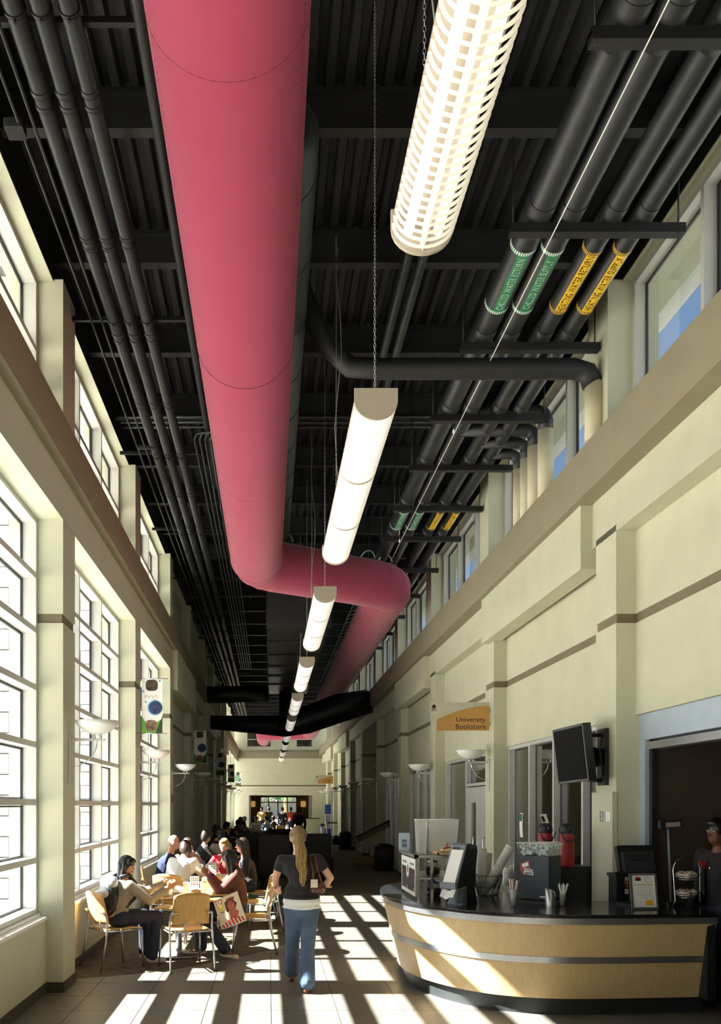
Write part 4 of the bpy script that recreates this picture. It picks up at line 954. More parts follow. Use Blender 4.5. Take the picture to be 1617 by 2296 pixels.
# ---- framed notice
A, B = on_top(1418, 2037), on_top(1477, 2041)
t = thing('notice_frame', 'silver framed white notice leaning on the counter', 'frame', ((A.x+B.x)/2, (A.y+B.y)/2, ZT), math.radians(4))
Mx = Matrix.Rotation(math.radians(-9), 4, 'X') @ Matrix.Shear('XZ', 4, (0, 0)) if False else Matrix.Rotation(math.radians(-9), 4, 'X')
W, H_ = .245, .315
b = MB(); f = .018
b.cbox((0, 0, f/2), (W, .014, f), M=Mx); b.cbox((0, 0, H_-f/2), (W, .014, f), M=Mx); b.cbox((-W/2+f/2, 0, H_/2), (f, .014, H_-2*f), M=Mx); b.cbox((W/2-f/2, 0, H_/2), (f, .014, H_-2*f), M=Mx); b.obj('frame', STEEL, t)
sh = MB().cbox((0, .003, H_/2), (W-2*f, .004, H_-2*f), M=Mx).obj('sheet', PAPER, t)
b = MB(); F = -.0005
def sq(x0, x1, z0, z1, mi, o=0): b.add([Mx @ Vector(v) for v in ((x0, F-o, z0), (x1, F-o, z0), (x1, F-o, z1), (x0, F-o, z1))], [(0, 1, 2, 3)], mi)
sq(-.085, .085, .208, .220, 0); sq(.01, .075, .035, .078, 1); sq(-.07, -.02, .25, .275, 2); sq(-.065, -.03, .262, .283, 3, .0004)
for i, (x0, x1) in enumerate(((-.06, .06), (-.075, .07), (-.05, .055), (-.08, .08), (-.07, .06), (-.04, .03))): sq(x0, x1, .19-.018*i, .1925-.018*i, 4)
b.tube([Mx @ Vector((.045+.027*math.cos(a), F, .258+.027*math.sin(a))) for a in [2*PI*i/24 for i in range(24)]], .0012, 4, 4, closed=True); b.tube([Mx @ Vector((.045+.020*math.cos(a), F, .258+.020*math.sin(a))) for a in [2*PI*i/24 for i in range(24)]], .0008, 4, 4, closed=True)
b.obj('sheet_print', [mat('print_tan', (206, 190, 150), .6, noise=.03), YELL, KTXT, RED, mat('print_line', (150, 158, 176), .6, noise=.03)], sh, fix=False)
MB().tube([(0, .05, .25), (0, .13, .0)], .006, 6).obj('easel_leg', DARK, t)
# ---- pole display
q = at(1505, 1990, 7.75)
t = thing('pole_display', 'customer price display on a thin grey pole', 'display', (q.x, 7.75, ZT))
MB().rbox((0, 0, .015), (.13, .13, .03), .02, axis=2).obj('base', DARK, t); MB().tube([(0, 0, .03), (-.025, 0, .70)], .012, 10).obj('pole', GREYP, t)
Mx = Matrix.Translation((-.01, 0, .74)) @ Matrix.Rotation(math.radians(-4), 4, 'Y')
MB().rbox((0, 0, 0), (.20, .05, .075), .012, M=Mx, axis=1).obj('display_head', DARK, t); MB().cbox((.015, -.026, -.005), (.13, .003, .042), M=Mx).obj('readout', mat('readout', (150, 132, 130), .4, noise=.05), t)
# ---- tiered snack basket
q = on_top(1547, 2036); tx, ty = q.x, q.y+.06
t = thing('snack_stand', 'two tier chrome wire basket of wrapped snacks', 'basket', (tx, ty, ZT))
MB().tube([(-.13, 0, .0), (-.10, 0, .06)]+[(-.13+.26*(1-math.cos(a))/2-.0, 0, .06+.06+.28+.10*math.sin(a)) if False else (-.12*math.cos(a), 0, .33+.12*math.sin(a)) for a in [PI*i/14 for i in range(15)]]+[(.12, 0, .06), (.15, 0, 0)], .005, 8).obj('hoop_frame', CHROME, t)
for z in (.09, .25):
    for r, dz in ((.07, 0), (.095, .02), (.115, .045)):
        b = MB(); b.tube([(r*math.cos(a), r*math.sin(a), z+dz) for a in [2*PI*i/24 for i in range(24)]], .0035, 6, closed=True); b.obj('basket_ring', CHROME, t)
for i in range(14):
    rd_ = random.Random(i+40); a = 2*PI*i/7; r = .055; z = .10 if i < 7 else .26
    crumple('wrapped_snack', 'cellophane wrapped snack in the %s tier of the wire stand' % ('lower' if i < 7 else 'upper'), 'snack', (tx+r*math.cos(a), ty+r*math.sin(a), ZT+z), (.04, .035, .028), [mat('snack_tan', (150, 112, 66), .3, noise=.4, nscale=60, col2=(220, 214, 200)), mat('snack_brown', (100, 70, 44), .3, noise=.4, nscale=60, col2=(200, 196, 190))][i % 2], i, 'wrapped snacks, %s tier' % ('lower' if i < 7 else 'upper'), n=10)
# ---- stacks of cups at right
CUPG = glass('cup_clear', (.8, .82, .84), 1.2, .14)
q = on_top(1590, 2036)
cup_stack(Vector((q.x, q.y+.1, ZT)), (0, 0, 1), 22, .042, 'tall stack of clear cups topped by red cups at the right edge', CUPG, RED, .014)
cup_stack(Vector((q.x+.10, q.y+.12, ZT)), (0, 0, 1), 18, .044, 'clear cup stack right of the red topped stack', CUPG, None, .014)
cup_stack(Vector((q.x+.01, q.y+.22, ZT)), (0, 0, 1), 12, .044, 'clear cup stack behind the red topped stack', CUPG, None, .014)
tag(MB().tube([(0, 0, 0), (-.04, 0, .36), (.0, 0, .37), (.02, 0, 0)], .006, 6).obj('cup_rack_rod', CHROME, None, (q.x+.07, q.y+.05, ZT)), 'bent chrome rod beside the cups at the right edge', 'rod')
# ---- things in the dark cafe
t = thing('menu_sign', 'red and yellow lit menu board at the back of the dark cafe', 'sign', (0, 0, 0))
q = at(1600, 1822, 7.6)
MB().box(5.0, 6.1, 7.9, 7.93, 1.72, 1.86).obj('board', mat('sign_red', (130, 26, 22), .5, emit=((.6, .05, .03), .12)), t); MB().box(5.0, 6.1, 7.88, 7.9, 1.86, 1.9).obj('strip', mat('sign_yellow', (200, 160, 50), .5, emit=((.8, .6, .1), .3)), t)
t = thing('lamp_shade', 'dim grey lamp shade behind the counter staff', 'lamp'); MB().lathe([(.12, 0), (.09, .16)], (4.9, 7.95, 1.95), n=20).obj('shade', mat('shade_grey', (110, 105, 96), .8, noise=.05), t); MB().tube([(4.9, 7.95, 2.1), (4.9, 7.95, 2.9)], .006, 6).obj('cord', DARK, t)
# ================================================================== CHAIRS AND TABLES
def make_chair(label, loc, rz, grp='maple cafe chairs'):
    t = thing('cafe_chair', label, 'chair', loc, rz, grp)
    b = MB(); th = .012
    def seat(u, v, o=0): x = -.215+.43*u; y = -.20+.42*v; return (x, y, .452-.012*math.cos((u-.5)*PI)-.02*max(0, v-.75)*4*.3-o)
    b.grid(lambda u, v: seat(u, v), 8, 8); b.grid(lambda u, v: seat(u, v, th), 8, 8)
    for k in range(8):
        for (a, c) in ((((k)/8, 0), ((k+1)/8, 0)), ((k/8, 1), ((k+1)/8, 1)), ((0, k/8), (0, (k+1)/8)), ((1, k/8), (1, (k+1)/8))):
            b.add([seat(*a), seat(*c), seat(*c, th), seat(*a, th)], [(0, 1, 2, 3)])
    b.obj('seat', WOODC, t, fix=2)
    b = MB()
    def back(u, v, o=0):
        w = .215-.012*v; x = -w+2*w*u; top = .86-.035*abs(2*u-1)**2.6; z = .505+.025*0+(top-.505)*v
        return (x, -.215-.07*v+.035*(1-(2*u-1)**2)*-1+.03-o, z)
    b.grid(lambda u, v: back(u, v), 12, 8); b.grid(lambda u, v: back(u, v, th), 12, 8)
    for k in range(12):
        for v_ in (0, 1): b.add([back(k/12, v_), back((k+1)/12, v_), back((k+1)/12, v_, th), back(k/12, v_, th)], [(0, 1, 2, 3)])
    for k in range(8):
        for u_ in (0, 1): b.add([back(u_, k/8), back(u_, (k+1)/8), back(u_, (k+1)/8, th), back(u_, k/8, th)], [(0, 1, 2, 3)])
    b.obj('backrest', WOODC, t, fix=2)
    for s in (-1, 1):
        MB().tube([(s*.225, .19, .43), (s*.24, .225, 0)], .0115, 8).obj('leg', STEEL, t)
        MB().tube([(s*.25, -.31, 0), (s*.242, -.245, .3), (s*.238, -.22, .50), (s*.236, -.235, .60), (s*.222, -.262, .635), (s*.17, -.272, .64)], [.0115]*4+[.014, .017], 8).obj('leg', STEEL, t)
        MB().tube([(s*.225, .19, .425), (s*.238, -.22, .425)], .009, 6).obj('side_rail', STEEL, t)
    MB().tube([(-.225, .10, .42), (.225, .10, .42)], .009, 6).obj('cross_rail', STEEL, t); MB().tube([(-.236, -.20, .42), (.236, -.20, .42)], .009, 6).obj('cross_rail', STEEL, t)
    for s in (-.08, .08): MB().tube([(s, -.19, .42), (s, -.222, .45), (s, -.235, .53)], .006, 6).obj('back_bracket', STEEL, t)
    return t
proto = make_chair('empty maple chair in front of the nearest table, back to the camera', (-.93, 9.42, 0), math.radians(22))
def chair(label, loc, rz):
    c = copy_tree(proto); c.location = loc; c.rotation_euler = (0, 0, math.radians(rz)); c['label'] = label; return c
chair('maple chair at left holding the dark haired girl with the backpack', (-1.72, 9.50, 0), -52)
chair('maple chair holding the girl in the brown hooded jacket', (-.22, 10.42, 0), 92)
chair('empty maple chair on the far side of the nearest table', (-.80, 11.15, 0), 160)
chair('empty maple chair left behind the nearest table, back to the camera', (-1.28, 11.35, 0), -8)
chair('maple chair holding the man in the white shirt', (-1.36, 11.95, 0), -12)
chair('sunlit maple chair right of the second table, nearer the camera', (-.16, 12.0, 0), 70)
chair('maple chair holding the brown haired girl in black', (-.16, 13.3, 0), 85)
chair('maple chair by the window holding the bald man', (-1.72, 13.3, 0), -80)
chair('maple chair holding the blond person in red', (-.72, 14.25, 0), 180)
TTOP = mat('table_laminate', (206, 166, 112), .3, noise=.14, nscale=5, stretch=(8, 1, 1))
def table(label, loc, rz, grp='cafe tables'):
    t = thing('cafe_table', label, 'table', loc, math.radians(rz), grp)
    MB().rbox((0, 0, .732), (.92, .92, .024), .05).obj('table_top', TTOP, t); MB().rbox((0, 0, .722), (.93, .93, .014), .05).obj('edge_band', DARK, t)
    MB().tube([(0, 0, .03), (0, 0, .715)], .038, 16).obj('column', STEEL, t); MB().lathe([(0, 0), (.29, 0), (.29, .012), (.06, .035), (.04, .06), (0, .06)], n=32).obj('base_disc', STEEL, t)
    b = MB(); b.box(-.32, .32, -.02, .02, .70, .716); b.box(-.02, .02, -.32, .32, .70, .716); b.obj('top_support', DARK, t); return t
table('nearest cafe table with food and a steel napkin box', (-1.09, 10.25, 0), 28)
table('second cafe table with a laptop and papers', (-.95, 12.75, 0), 12)
# ---- things on the tables
TZ = .744
def put(px, py, z=TZ):
    Y = (CZ-z)*FPX/(py-VY); return Vector(((px-VX)*Y/FPX, Y, z))
t = thing('napkin_box', 'steel napkin box stuffed with white napkins on the nearest table', 'napkin box', (-1.22, 9.95, TZ), math.radians(-14))
MB().rbox((0, 0, .065), (.15, .12, .13), .01).obj('case', STEEL, t)
for i in range(3):
    o = crumple('napkin', '', '', (-.04+.045*i, .0, .12), (.03, .045, .03+.012*(i == 1)), PAPER, 60+i, parent=t)
PLATE = MB().lathe([(0, .004), (.07, .004), (.105, .02), (.11, .02), (.072, 0), (0, 0)], n=28).mesh('plate', PAPER)
for i, (x, y, lb) in enumerate(((-1.08, 10.22, 'white paper plate behind the steel napkin box'), (-.86, 10.0, 'white paper plate with a sandwich near the hooded girl'), (-.93, 10.5, 'white paper plate at the back of the nearest table'))):
    tag(link('paper_plate', PLATE, None, (x, y, TZ)), lb, 'plate', 'plates on the nearest table')
BREAD = mat('bread', (206, 160, 96), .7, noise=.25, nscale=25)
b = MB(); b.sphere((0, 0, .03), (.06, .045, .028), 14); b.sphere((0, 0, .018), (.065, .05, .01), 12, 1); tag(b.obj('sandwich', [BREAD, mat('lettuce', (120, 150, 60), .7, noise=.3, nscale=30)], None, (-.86, 10.0, TZ+.012)), 'filled bread roll on the right paper plate', 'sandwich')
crumple('crumpled_napkin', 'crumpled white napkin on the plate behind the napkin box', 'napkin', (-1.08, 10.2, TZ+.012), (.07, .06, .035), PAPER, 71)
for i, (x, y, h, lb) in enumerate(((-.98, 10.08, .13, 'clear drink cup in the middle of the nearest table'), (-.80, 10.3, .12, 'clear drink cup near the hooded girl'))):
    t = thing('drink_cup', lb, 'cup', (x, y, TZ), 0, 'drink cups'); MB().lathe([(0, 0), (.028, 0), (.042, h), (.044, h), (.044, h+.006), (.03, h+.015), (0, h+.015)], n=20).obj('cup', mat('milky_cup', (232, 232, 224), .35, noise=.03, alpha=.85), t); MB().lathe([(0, .004), (.027, .004), (.036, h*.6), (0, h*.6)], n=16).obj('drink', mat('yellow_drink', (226, 206, 130), .4, noise=.04), t)
def tent(x, y, z, rz, lb):
    t = thing('tent_card', lb, 'card', (x, y, z), math.radians(rz), 'tent cards'); h = .18
    b = MB(); b.prism([(-.045, 0), (-.042, 0), (0, h-.004), (.042, 0), (.045, 0), (0, h)], -.055, .055, axis=0); b.obj('card', PAPER, t)
    b = MB()
    for i, (z0, mi) in enumerate(((.15, 0), (.125, 0), (.10, 1), (.075, 2), (.05, 1))):
        for j in range(4):
            x0 = -.045+.024*j; yy = lambda z: -(.045-.045*z/h)-.0008
            b.add([(x0, yy(z0), z0), (x0+.018, yy(z0), z0), (x0+.018, yy(z0+.014), z0+.014), (x0, yy(z0+.014), z0+.014)], [(0, 1, 2, 3)], mi)
    b.obj('card_print', [MATS['print_grey'], MATS['print_blue'], RED], t, fix=False)
tent(-.92, 10.48, TZ, 10, 'white printed tent card on the nearest table'); tent(-.83, 12.45, TZ, -6, 'printed tent card on the second table')
t = thing('laptop', 'open dark laptop on the second table', 'laptop', (-1.05, 12.8, TZ), math.radians(160))
MB().box(-.16, .16, -.11, .11, 0, .018).obj('keyboard_base', GREYP, t); b = MB(); b.prism([(.105, .018), (.117, .018), (.17, .23), (.158, .23)], -.16, .16, axis=0); b.obj('lid', mat('laptop_lid', (130, 136, 150), .35, .2, noise=.05), t)
b = MB(); b.prism([(.102, .03), (.106, .03), (.155, .22), (.151, .22)], -.145, .145, axis=0); b.obj('screen', mat('laptop_screen', (40, 44, 60), .2, noise=.05), t)
b = MB(); b.box(-.1, .1, -.14, .14, 0, .012); tag(b.obj('paper_pile', PAPER, None, (-.70, 12.75, TZ)), 'white papers on the right of the second table', 'papers', 'papers on the second table')
b = MB(); b.box(-.1, .1, -.13, .13, 0, .02); tag(b.obj('paper_pile', PAPER, None, (-1.2, 12.5, TZ)), 'white papers on the left of the second table', 'papers', 'papers on the second table')
b = MB(); b.prism([(-.01, 0), (.01, 0), (.07, .24), (.05, .24)], -.13, .13, axis=0); tag(b.obj('red_folder', mat('folder_red', (214, 34, 58), .5, noise=.05), None, (-.62, 13.1, TZ)), 'red folder held up in front of the blond person', 'folder').rotation_euler = (0, 0, math.radians(10))
t = thing('water_bottle', 'clear water bottle on the second table', 'bottle', (-.80, 12.9, TZ)); MB().lathe([(0, 0), (.032, 0), (.033, .12), (.03, .15), (.013, .19), (.013, .205)], n=18).obj('bottle_body', CLEAR, t); MB().lathe([(.015, .2), (.015, .22), (0, .22)], n=12).obj('cap', WHITE, t)
crumple('plastic_bag', 'white plastic bag on the second table near the blond person', 'bag', (-.88, 13.1, TZ), (.12, .09, .08), PAPER, 81)
crumple('black_bag', 'slumped black bag on the floor right of the chairs', 'bag', (.06, 14.6, 0), (.17, .14, .16), mat('black_cloth', (20, 20, 24), .7, noise=.2, nscale=20), 82, n=18)
# ---- printed shopping bag
t = thing('shopping_bag', 'white shopping bag printed with a face and red stripes, beside the hooded girl', 'bag', (0, 0, 0))
c_ = [at(478, 2021, 9.93), at(532, 1998, 9.93), at(553, 2064, 9.93), at(497, 2085, 9.93)]
def bq(u, v, o=0):  # u right, v down
    p = c_[0].lerp(c_[1], u).lerp(c_[3].lerp(c_[2], u), v); p.y += -o+.012*math.sin(u*7+v*3); return p
b = MB(); b.grid(lambda u, v: bq(u, v, .035*math.sin(PI*u)*(.4+.6*v)), 10, 10); b.grid(lambda u, v: bq(u, v, -.035*math.sin(PI*u)*(.4+.6*v)-.01), 10, 10)
for k in range(10):
    b.add([bq(k/10, 1, .035*math.sin(PI*k/10)), bq((k+1)/10, 1, .035*math.sin(PI*(k+1)/10)), bq((k+1)/10, 1, -.035*math.sin(PI*(k+1)/10)-.01), bq(k/10, 1, -.035*math.sin(PI*k/10)-.01)], [(0, 1, 2, 3)])
    for u_ in (0, 1): b.add([bq(u_, k/10), bq(u_, (k+1)/10), bq(u_, (k+1)/10, -.01), bq(u_, k/10, -.01)], [(0, 1, 2, 3)])
b.obj('bag_body', mat('bag_plastic', (226, 220, 204), .5, noise=.03), t, fix=2)
b = MB()
def bp(u, v, k=0): return bq(u, v, .035*math.sin(PI*u)*(.4+.6*v)+.0035+.001*k)
def patch(us, vs_, mi, k=0):
    n = 5
    for i in range(n):
        for j in range(n):
            f = lambda a, c: bp(us(a, c)[0], us(a, c)[1], k)
            b.add([f(i/n, j/n), f((i+1)/n, j/n), f((i+1)/n, (j+1)/n), f(i/n, (j+1)/n)], [(0, 1, 2, 3)], mi)
R4 = lambda u0, u1, v0, v1: (lambda a, c: (u0+(u1-u0)*a, v0+(v1-v0)*c))
EL = lambda cu, cv, ru, rv: (lambda a, c: (cu+ru*c*math.cos(2*PI*a), cv+rv*c*math.sin(2*PI*a)))
patch(R4(.10, .36, .22, .40), None, 0)
patch(EL(.60, .34, .25, .27), None, 1, 1); patch(EL(.62, .36, .16, .20), None, 2, 2); patch(EL(.64, .62, .2, .18), None, 2, 2); patch(R4(.50, .80, .10, .19), None, 4, 3)
for i in range(7): patch((lambda a, c, i=i: (.12+.13*i+.06*a-.05*c, .97-.28*c*(1-abs(i-3.5)/6))), None, 3, 3)
patch(R4(.12, .30, .44, .455), None, 5, 2); patch(R4(.14, .28, .47, .485), None, 5, 2)
for dx, dv in ((-.05, -.03), (.05, -.03)): patch(EL(.62+dx, .33+dv, .02, .012), None, 5, 4)
patch(EL(.63, .45, .035, .012), None, 3, 4)
b.obj('bag_print', [mat('print_yellow', (226, 206, 120), .5, noise=.03), mat('print_hair', (70, 40, 40), .5, noise=.1), mat('print_skin', (176, 100, 84), .5, noise=.08), mat('print_red', (190, 36, 50), .5, noise=.05), mat('print_brown', (120, 60, 40), .5, noise=.1), KTXT], t, fix=False)
text_mesh('TO', .075, MATS['print_red'], 'lettering', t, None, lambda c: bp(.18+c.x/.26*.8, .12-c.y/.3, 2))
# ---- black lounge chairs
LEA = mat('black_leather', (9, 9, 10), .8, noise=.15, nscale=10)
def lounge(label, loc, rz):
    t = thing('lounge_chair', label, 'armchair', loc, math.radians(rz), 'black lounge chairs')
    MB().rbox((0, 0, .36), (.66, .66, .2), .06).obj('seat', LEA, t, bevel=.03); MB().rbox((0, -.30, .70), (.70, .16, .92), .07, axis=1).obj('backrest', LEA, t, bevel=.03)
    for s in (-1, 1): MB().rbox((s*.36, .02, .42), (.12, .62, .36), .04, axis=0).obj('armrest', LEA, t, bevel=.02)
    for x in (-.3, .3):
        for y in (-.28, .28): MB().tube([(x, y, 0), (x, y, .27)], .02, 8).obj('leg', DARK, t)
lounge('black high backed lounge chair right of the walking woman', (1.02, 19.6, 0), 10); lounge('black lounge chair hidden in shade behind the walking woman', (.15, 18.6, 0), -5); lounge('black lounge chair in shade left of the walking woman', (-.45, 20.0, 0), 15); lounge('black lounge chair deep in shade', (.3, 23.5, 0), 0)
# ---- right side furniture in shade
def bin_obj(name, label, x, y, r, h, m, grp=None):
    t = thing(name, label, 'bin', (x, y, 0), 0, grp); MB().lathe([(0, 0), (r*.92, 0), (r, h*.85), (0, h*.85)], n=24).obj('bin_body', m, t); MB().lathe([(r*1.03, h*.85), (r*1.03, h*.9), (r*.6, h), (r*.4, h), (r*.4, h*.9)], n=24).obj('bin_lid', DARK, t)
    b = MB()
    for i in range(20): a = 2*PI*i/20; b.box(-.008, .008, -.006, .006, .02, h*.83, 0, Matrix.Translation((r*.98*math.cos(a), r*.98*math.sin(a), 0)))
    o = b.obj('slats', m, t); o['kind'] = 'stuff'
bin_obj('litter_bin', 'round dark slatted bin by the right wall, nearest', 3.2, 23.6, .27, .74, mat('bin_brown', (44, 38, 34), .6, noise=.2))
bin_obj('litter_bin', 'dark bin by the right wall beyond the sloped stand', 3.1, 34.5, .24, .75, MATS['bin_brown'])
bin_obj('litter_bin', 'blue recycling bin far along the right wall', 3.1, 39.0, .2, .42, mat('bin_blue', (24, 34, 64), .5, noise=.1))
bin_obj('litter_bin', 'tall pale steel bin near the far end on the right', 2.95, 46.5, .16, .8, STEEL)
t = thing('sloped_stand', 'wooden stand with a sloping rail by the right wall', 'stand', (2.95, 25.9, 0))
WD = mat('dull_wood', (120, 98, 62), .6, noise=.15, nscale=6)
b = MB(); b.box(-.3, .42, -.3, .3, 0, .22); b.box(-.42, -.3, -.3, .3, 0, .1); b.obj('platform', WD, t)
for x in (-.1, .1, .3): MB().tube([(x, -.2, .2), (x, -.2, .95)], .015, 8).obj('post', STEEL, t)
b = MB(); b.prism([(-.25, .66), (.72, 1.18), (.72, 1.32), (-.3, .82)], -.26, -.22, axis=1); b.obj('sloping_panel', WD, t); MB().tube([(-.3, -.24, .84), (.72, -.24, 1.34)], .035, 8).obj('hand_rail', DARK, t)
t = thing('pop_up_banner', 'blue and white standing banner near the far end', 'banner', (3.1, 44.5, 0)); MB().box(-.16, .16, -.01, .01, .1, 1.85).obj('cloth', PAPER, t); MB().box(-.16, .16, -.015, -.011, 1.35, 1.85).obj('blue_head', mat('banner_royal', (40, 80, 160), .6, noise=.1), t); MB().box(-.16, .16, -.015, -.011, .1, .6).obj('blue_foot', MATS['banner_royal'], t)
for x in (-.08, 0, .08): MB().box(x-.02, x+.02, -.015, -.011, .65, 1.3).obj('blue_stripe', MATS['banner_royal'], t)
MB().box(-.18, .18, -.1, .1, 0, .1).obj('base', STEEL, t)
t = thing('queue_post', 'steel queue post with a dark belt to the wall', 'post', (2.95, 43.2, 0)); MB().lathe([(0, 0), (.16, 0), (.16, .02), (.03, .04), (.03, .98), (0, .98)], n=20).obj('post', STEEL, t); MB().box(0, .55, -.01, .01, .88, .95).obj('belt', DARK, t)
t = thing('reception_desk', 'pale reception desk in front of the entrance', 'desk', (2.45, 50.2, 0)); MB().box(-.45, .5, -.4, .4, 0, 1.02).obj('desk_body', PAINT, t); MB().box(-.5, .52, -.45, .45, 1.02, 1.06).obj('desk_top', DARK, t)
# entrance: lamps, exit sign, trees outside
for i, x in enumerate((-1.12, 2.4)):
    t = thing('vestibule_lamp', 'small warm wall lamp at the %s of the entrance' % ('left', 'right')[i], 'lamp', (x, YD-.1, 1.9), 0, 'entrance lamps'); MB().rbox((0, 0, 0), (.36, .1, .42), .08, axis=1).obj('shade', mat('warm_shade', (220, 160, 80), .6, emit=((1, .6, .2), .25)), t)
t = thing('dome_light', 'small round ceiling light above the entrance', 'light', (.6, YE+3, 2.55)); MB().lathe([(.25, .05), (.2, .0), (0, -.03)], n=24).obj('dome', mat('dome_warm', (250, 220, 160), .5, emit=((1, .85, .55), .8)), t)
tag(MB().box(.45, .85, YD-.12, YD-.06, 2.2, 2.38).obj('exit_sign', mat('exit_green', (60, 110, 60), .5, emit=((.2, .5, .2), .3))), 'small green exit sign over the entrance doors', 'sign')
LEAF = mat('tree_leaf', (96, 130, 60), .8, noise=.4, nscale=3)
for i, (x, y, h) in enumerate(((-2.5, 74, 7), (1.5, 80, 8), (4.5, 72, 6.5))):
    t = thing('tree', 'green tree seen through the entrance glass, %s' % ['left', 'middle', 'right'][i], 'tree', (x, y, 0), 0, 'trees outside the entrance')
    MB().tube([(0, 0, -.1), (.1, 0, h*.5)], .16, 8).obj('trunk', WD, t); rd_ = random.Random(i); b = MB()
    for q in range(420):
        a, rr, z = rd_.uniform(0, 2*PI), rd_.random()**.5*2.2, rd_.uniform(.28*h, h); s_ = .16
        M = Matrix.Translation((rr*math.cos(a), rr*math.sin(a), z)) @ Matrix.Rotation(rd_.uniform(0, 6), 4, Vector((rd_.random(), rd_.random(), rd_.random()+.1)))
        b.add([M @ Vector(v) for v in ((-s_, 0, 0), (0, -s_*.7, .04), (s_, 0, 0), (0, s_*.7, .04))], [(0, 1, 2, 3)])
    o = b.obj('foliage', LEAF, t, fix=False); o['kind'] = 'stuff'
# far lit tables
for i, (x, y, rz) in enumerate(((-.75, 37.5, 10), (-1.25, 40.5, 30), (.15, 41.5, 0))):
    table(['far sunlit cafe table in the middle of the hall', 'far cafe table against the left windows', 'farthest cafe table near the entrance'][i], (x, y, 0), rz)
for i, (x, y, rz, lb) in enumerate(((-.95, 36.5, 5, 'far chair with its maple back to the camera, left'), (-.15, 37.0, 60, 'far chair with its maple back to the camera, right'), (.15, 38.6, 85, 'far chair right of the far sunlit table'), (-1.5, 37.2, -60, 'far chair near the left windows'), (.5, 40.7, 10, 'farthest chair near the entrance'))): chair(lb, (x, y, 0), rz)
for i, (x, y, rz) in enumerate(((-1.0, 17.6, 20), (-.9, 21.5, 0), (-.9, 25.5, 10))): table(['cafe table in the shaded part, nearest', 'cafe table deep in the shade', 'third shaded cafe table'][i], (x, y, 0), rz)
# ================================================================== PEOPLE
def V(*a): return Vector(a)
SKL = mat('skin_light', (226, 172, 148), .55, noise=.04, nscale=8); SKT = mat('skin_tan', (196, 140, 108), .55, noise=.04, nscale=8); SKD = mat('skin_brown', (112, 70, 50), .5, noise=.06, nscale=8)
EYEW = mat('eye_white', (232, 230, 226), .3, noise=.02); LIP = mat('lips', (160, 84, 80), .5, noise=.05)
def solid(name, prims, voxel, m, parent, sm=4, origin=V(0, 0, 0)):
    b = MB(); seg = 12
    for p in prims:
        if p[0] == 'c':
            a, c, r0, r1 = Vector(p[1]), Vector(p[2]), p[3], p[4]
            b.sphere(a, r0, seg); b.sphere(c, r1, seg)
            if (a-c).length > 1e-4: b.tube([a, c], [r0, r1], seg)
        else:
            M = Matrix.Translation(Vector(p[1])) @ (p[3].to_4x4() if len(p) > 3 and p[3] else Matrix())
            b.sphere((0, 0, 0), p[2], 16, M=M)
    me = b.mesh('tmp', m); bm = bmesh.new(); bm.from_mesh(me); bmesh.ops.remove_doubles(bm, verts=bm.verts, dist=1e-6); bmesh.ops.recalc_face_normals(bm, faces=bm.faces); bm.to_mesh(me); bm.free()
    o = bpy.data.objects.new('tmp', me); SC.collection.objects.link(o)
    r = o.modifiers.new('r', 'REMESH'); r.mode = 'VOXEL'; r.voxel_size = voxel; r.use_smooth_shade = True
    s = o.modifiers.new('s', 'SMOOTH'); s.factor = .5; s.iterations = sm
    dg = bpy.context.evaluated_depsgraph_get(); out = bpy.data.meshes.new_from_object(o.evaluated_get(dg)); out.name = name
    bpy.data.objects.remove(o); bpy.data.meshes.remove(me)
    out.materials.clear(); out.materials.append(m)
    for p in out.polygons: p.use_smooth = True
    return link(name, out, parent)
def frame(f, u):
    f = f.normalized(); u = (u-f*u.dot(f)).normalized(); r = f.cross(u); return Matrix(((r.x, f.x, u.x), (r.y, f.y, u.y), (r.z, f.z, u.z)))
def hand(w, d, n, side, curl=.5, s=1.0, spread=1.0):
    """prims of a hand: w wrist, d direction, n palm normal, side +1 right"""
    d = d.normalized(); n = (n-d*n.dot(d)).normalized(); l = d.cross(n)*side; P = []
    for k in (-1.1, 0, 1.1): P.append(('c', w+l*.012*k*s, w+d*.085*s+l*.024*k*s, .014*s, .0125*s))
    for k, (o, L) in enumerate(((-1.5, .068), (-.5, .077), (.5, .072), (1.5, .056))):
        a = w+d*.088*s+l*(.0185*o*spread)*s; dd = (d*math.cos(curl*.7)+n*math.sin(curl*.7)).normalized(); b_ = a+dd*L*.5*s
        d3 = (d*math.cos(curl*1.8)+n*math.sin(curl*1.8)).normalized(); c = b_+d3*L*.5*s
        P += [('c', a, b_, .0088*s, .008*s), ('c', b_, c, .008*s, .0068*s)]
    a = w+d*.025*s-l*.026*s; b_ = a+(d*.7-l*.6+n*.35).normalized()*.042*s; c = b_+(d*.9-l*.15+n*.45).normalized()*.032*s
    P += [('c', a, b_, .012*s, .0095*s), ('c', b_, c, .0095*s, .008*s)]
    return P
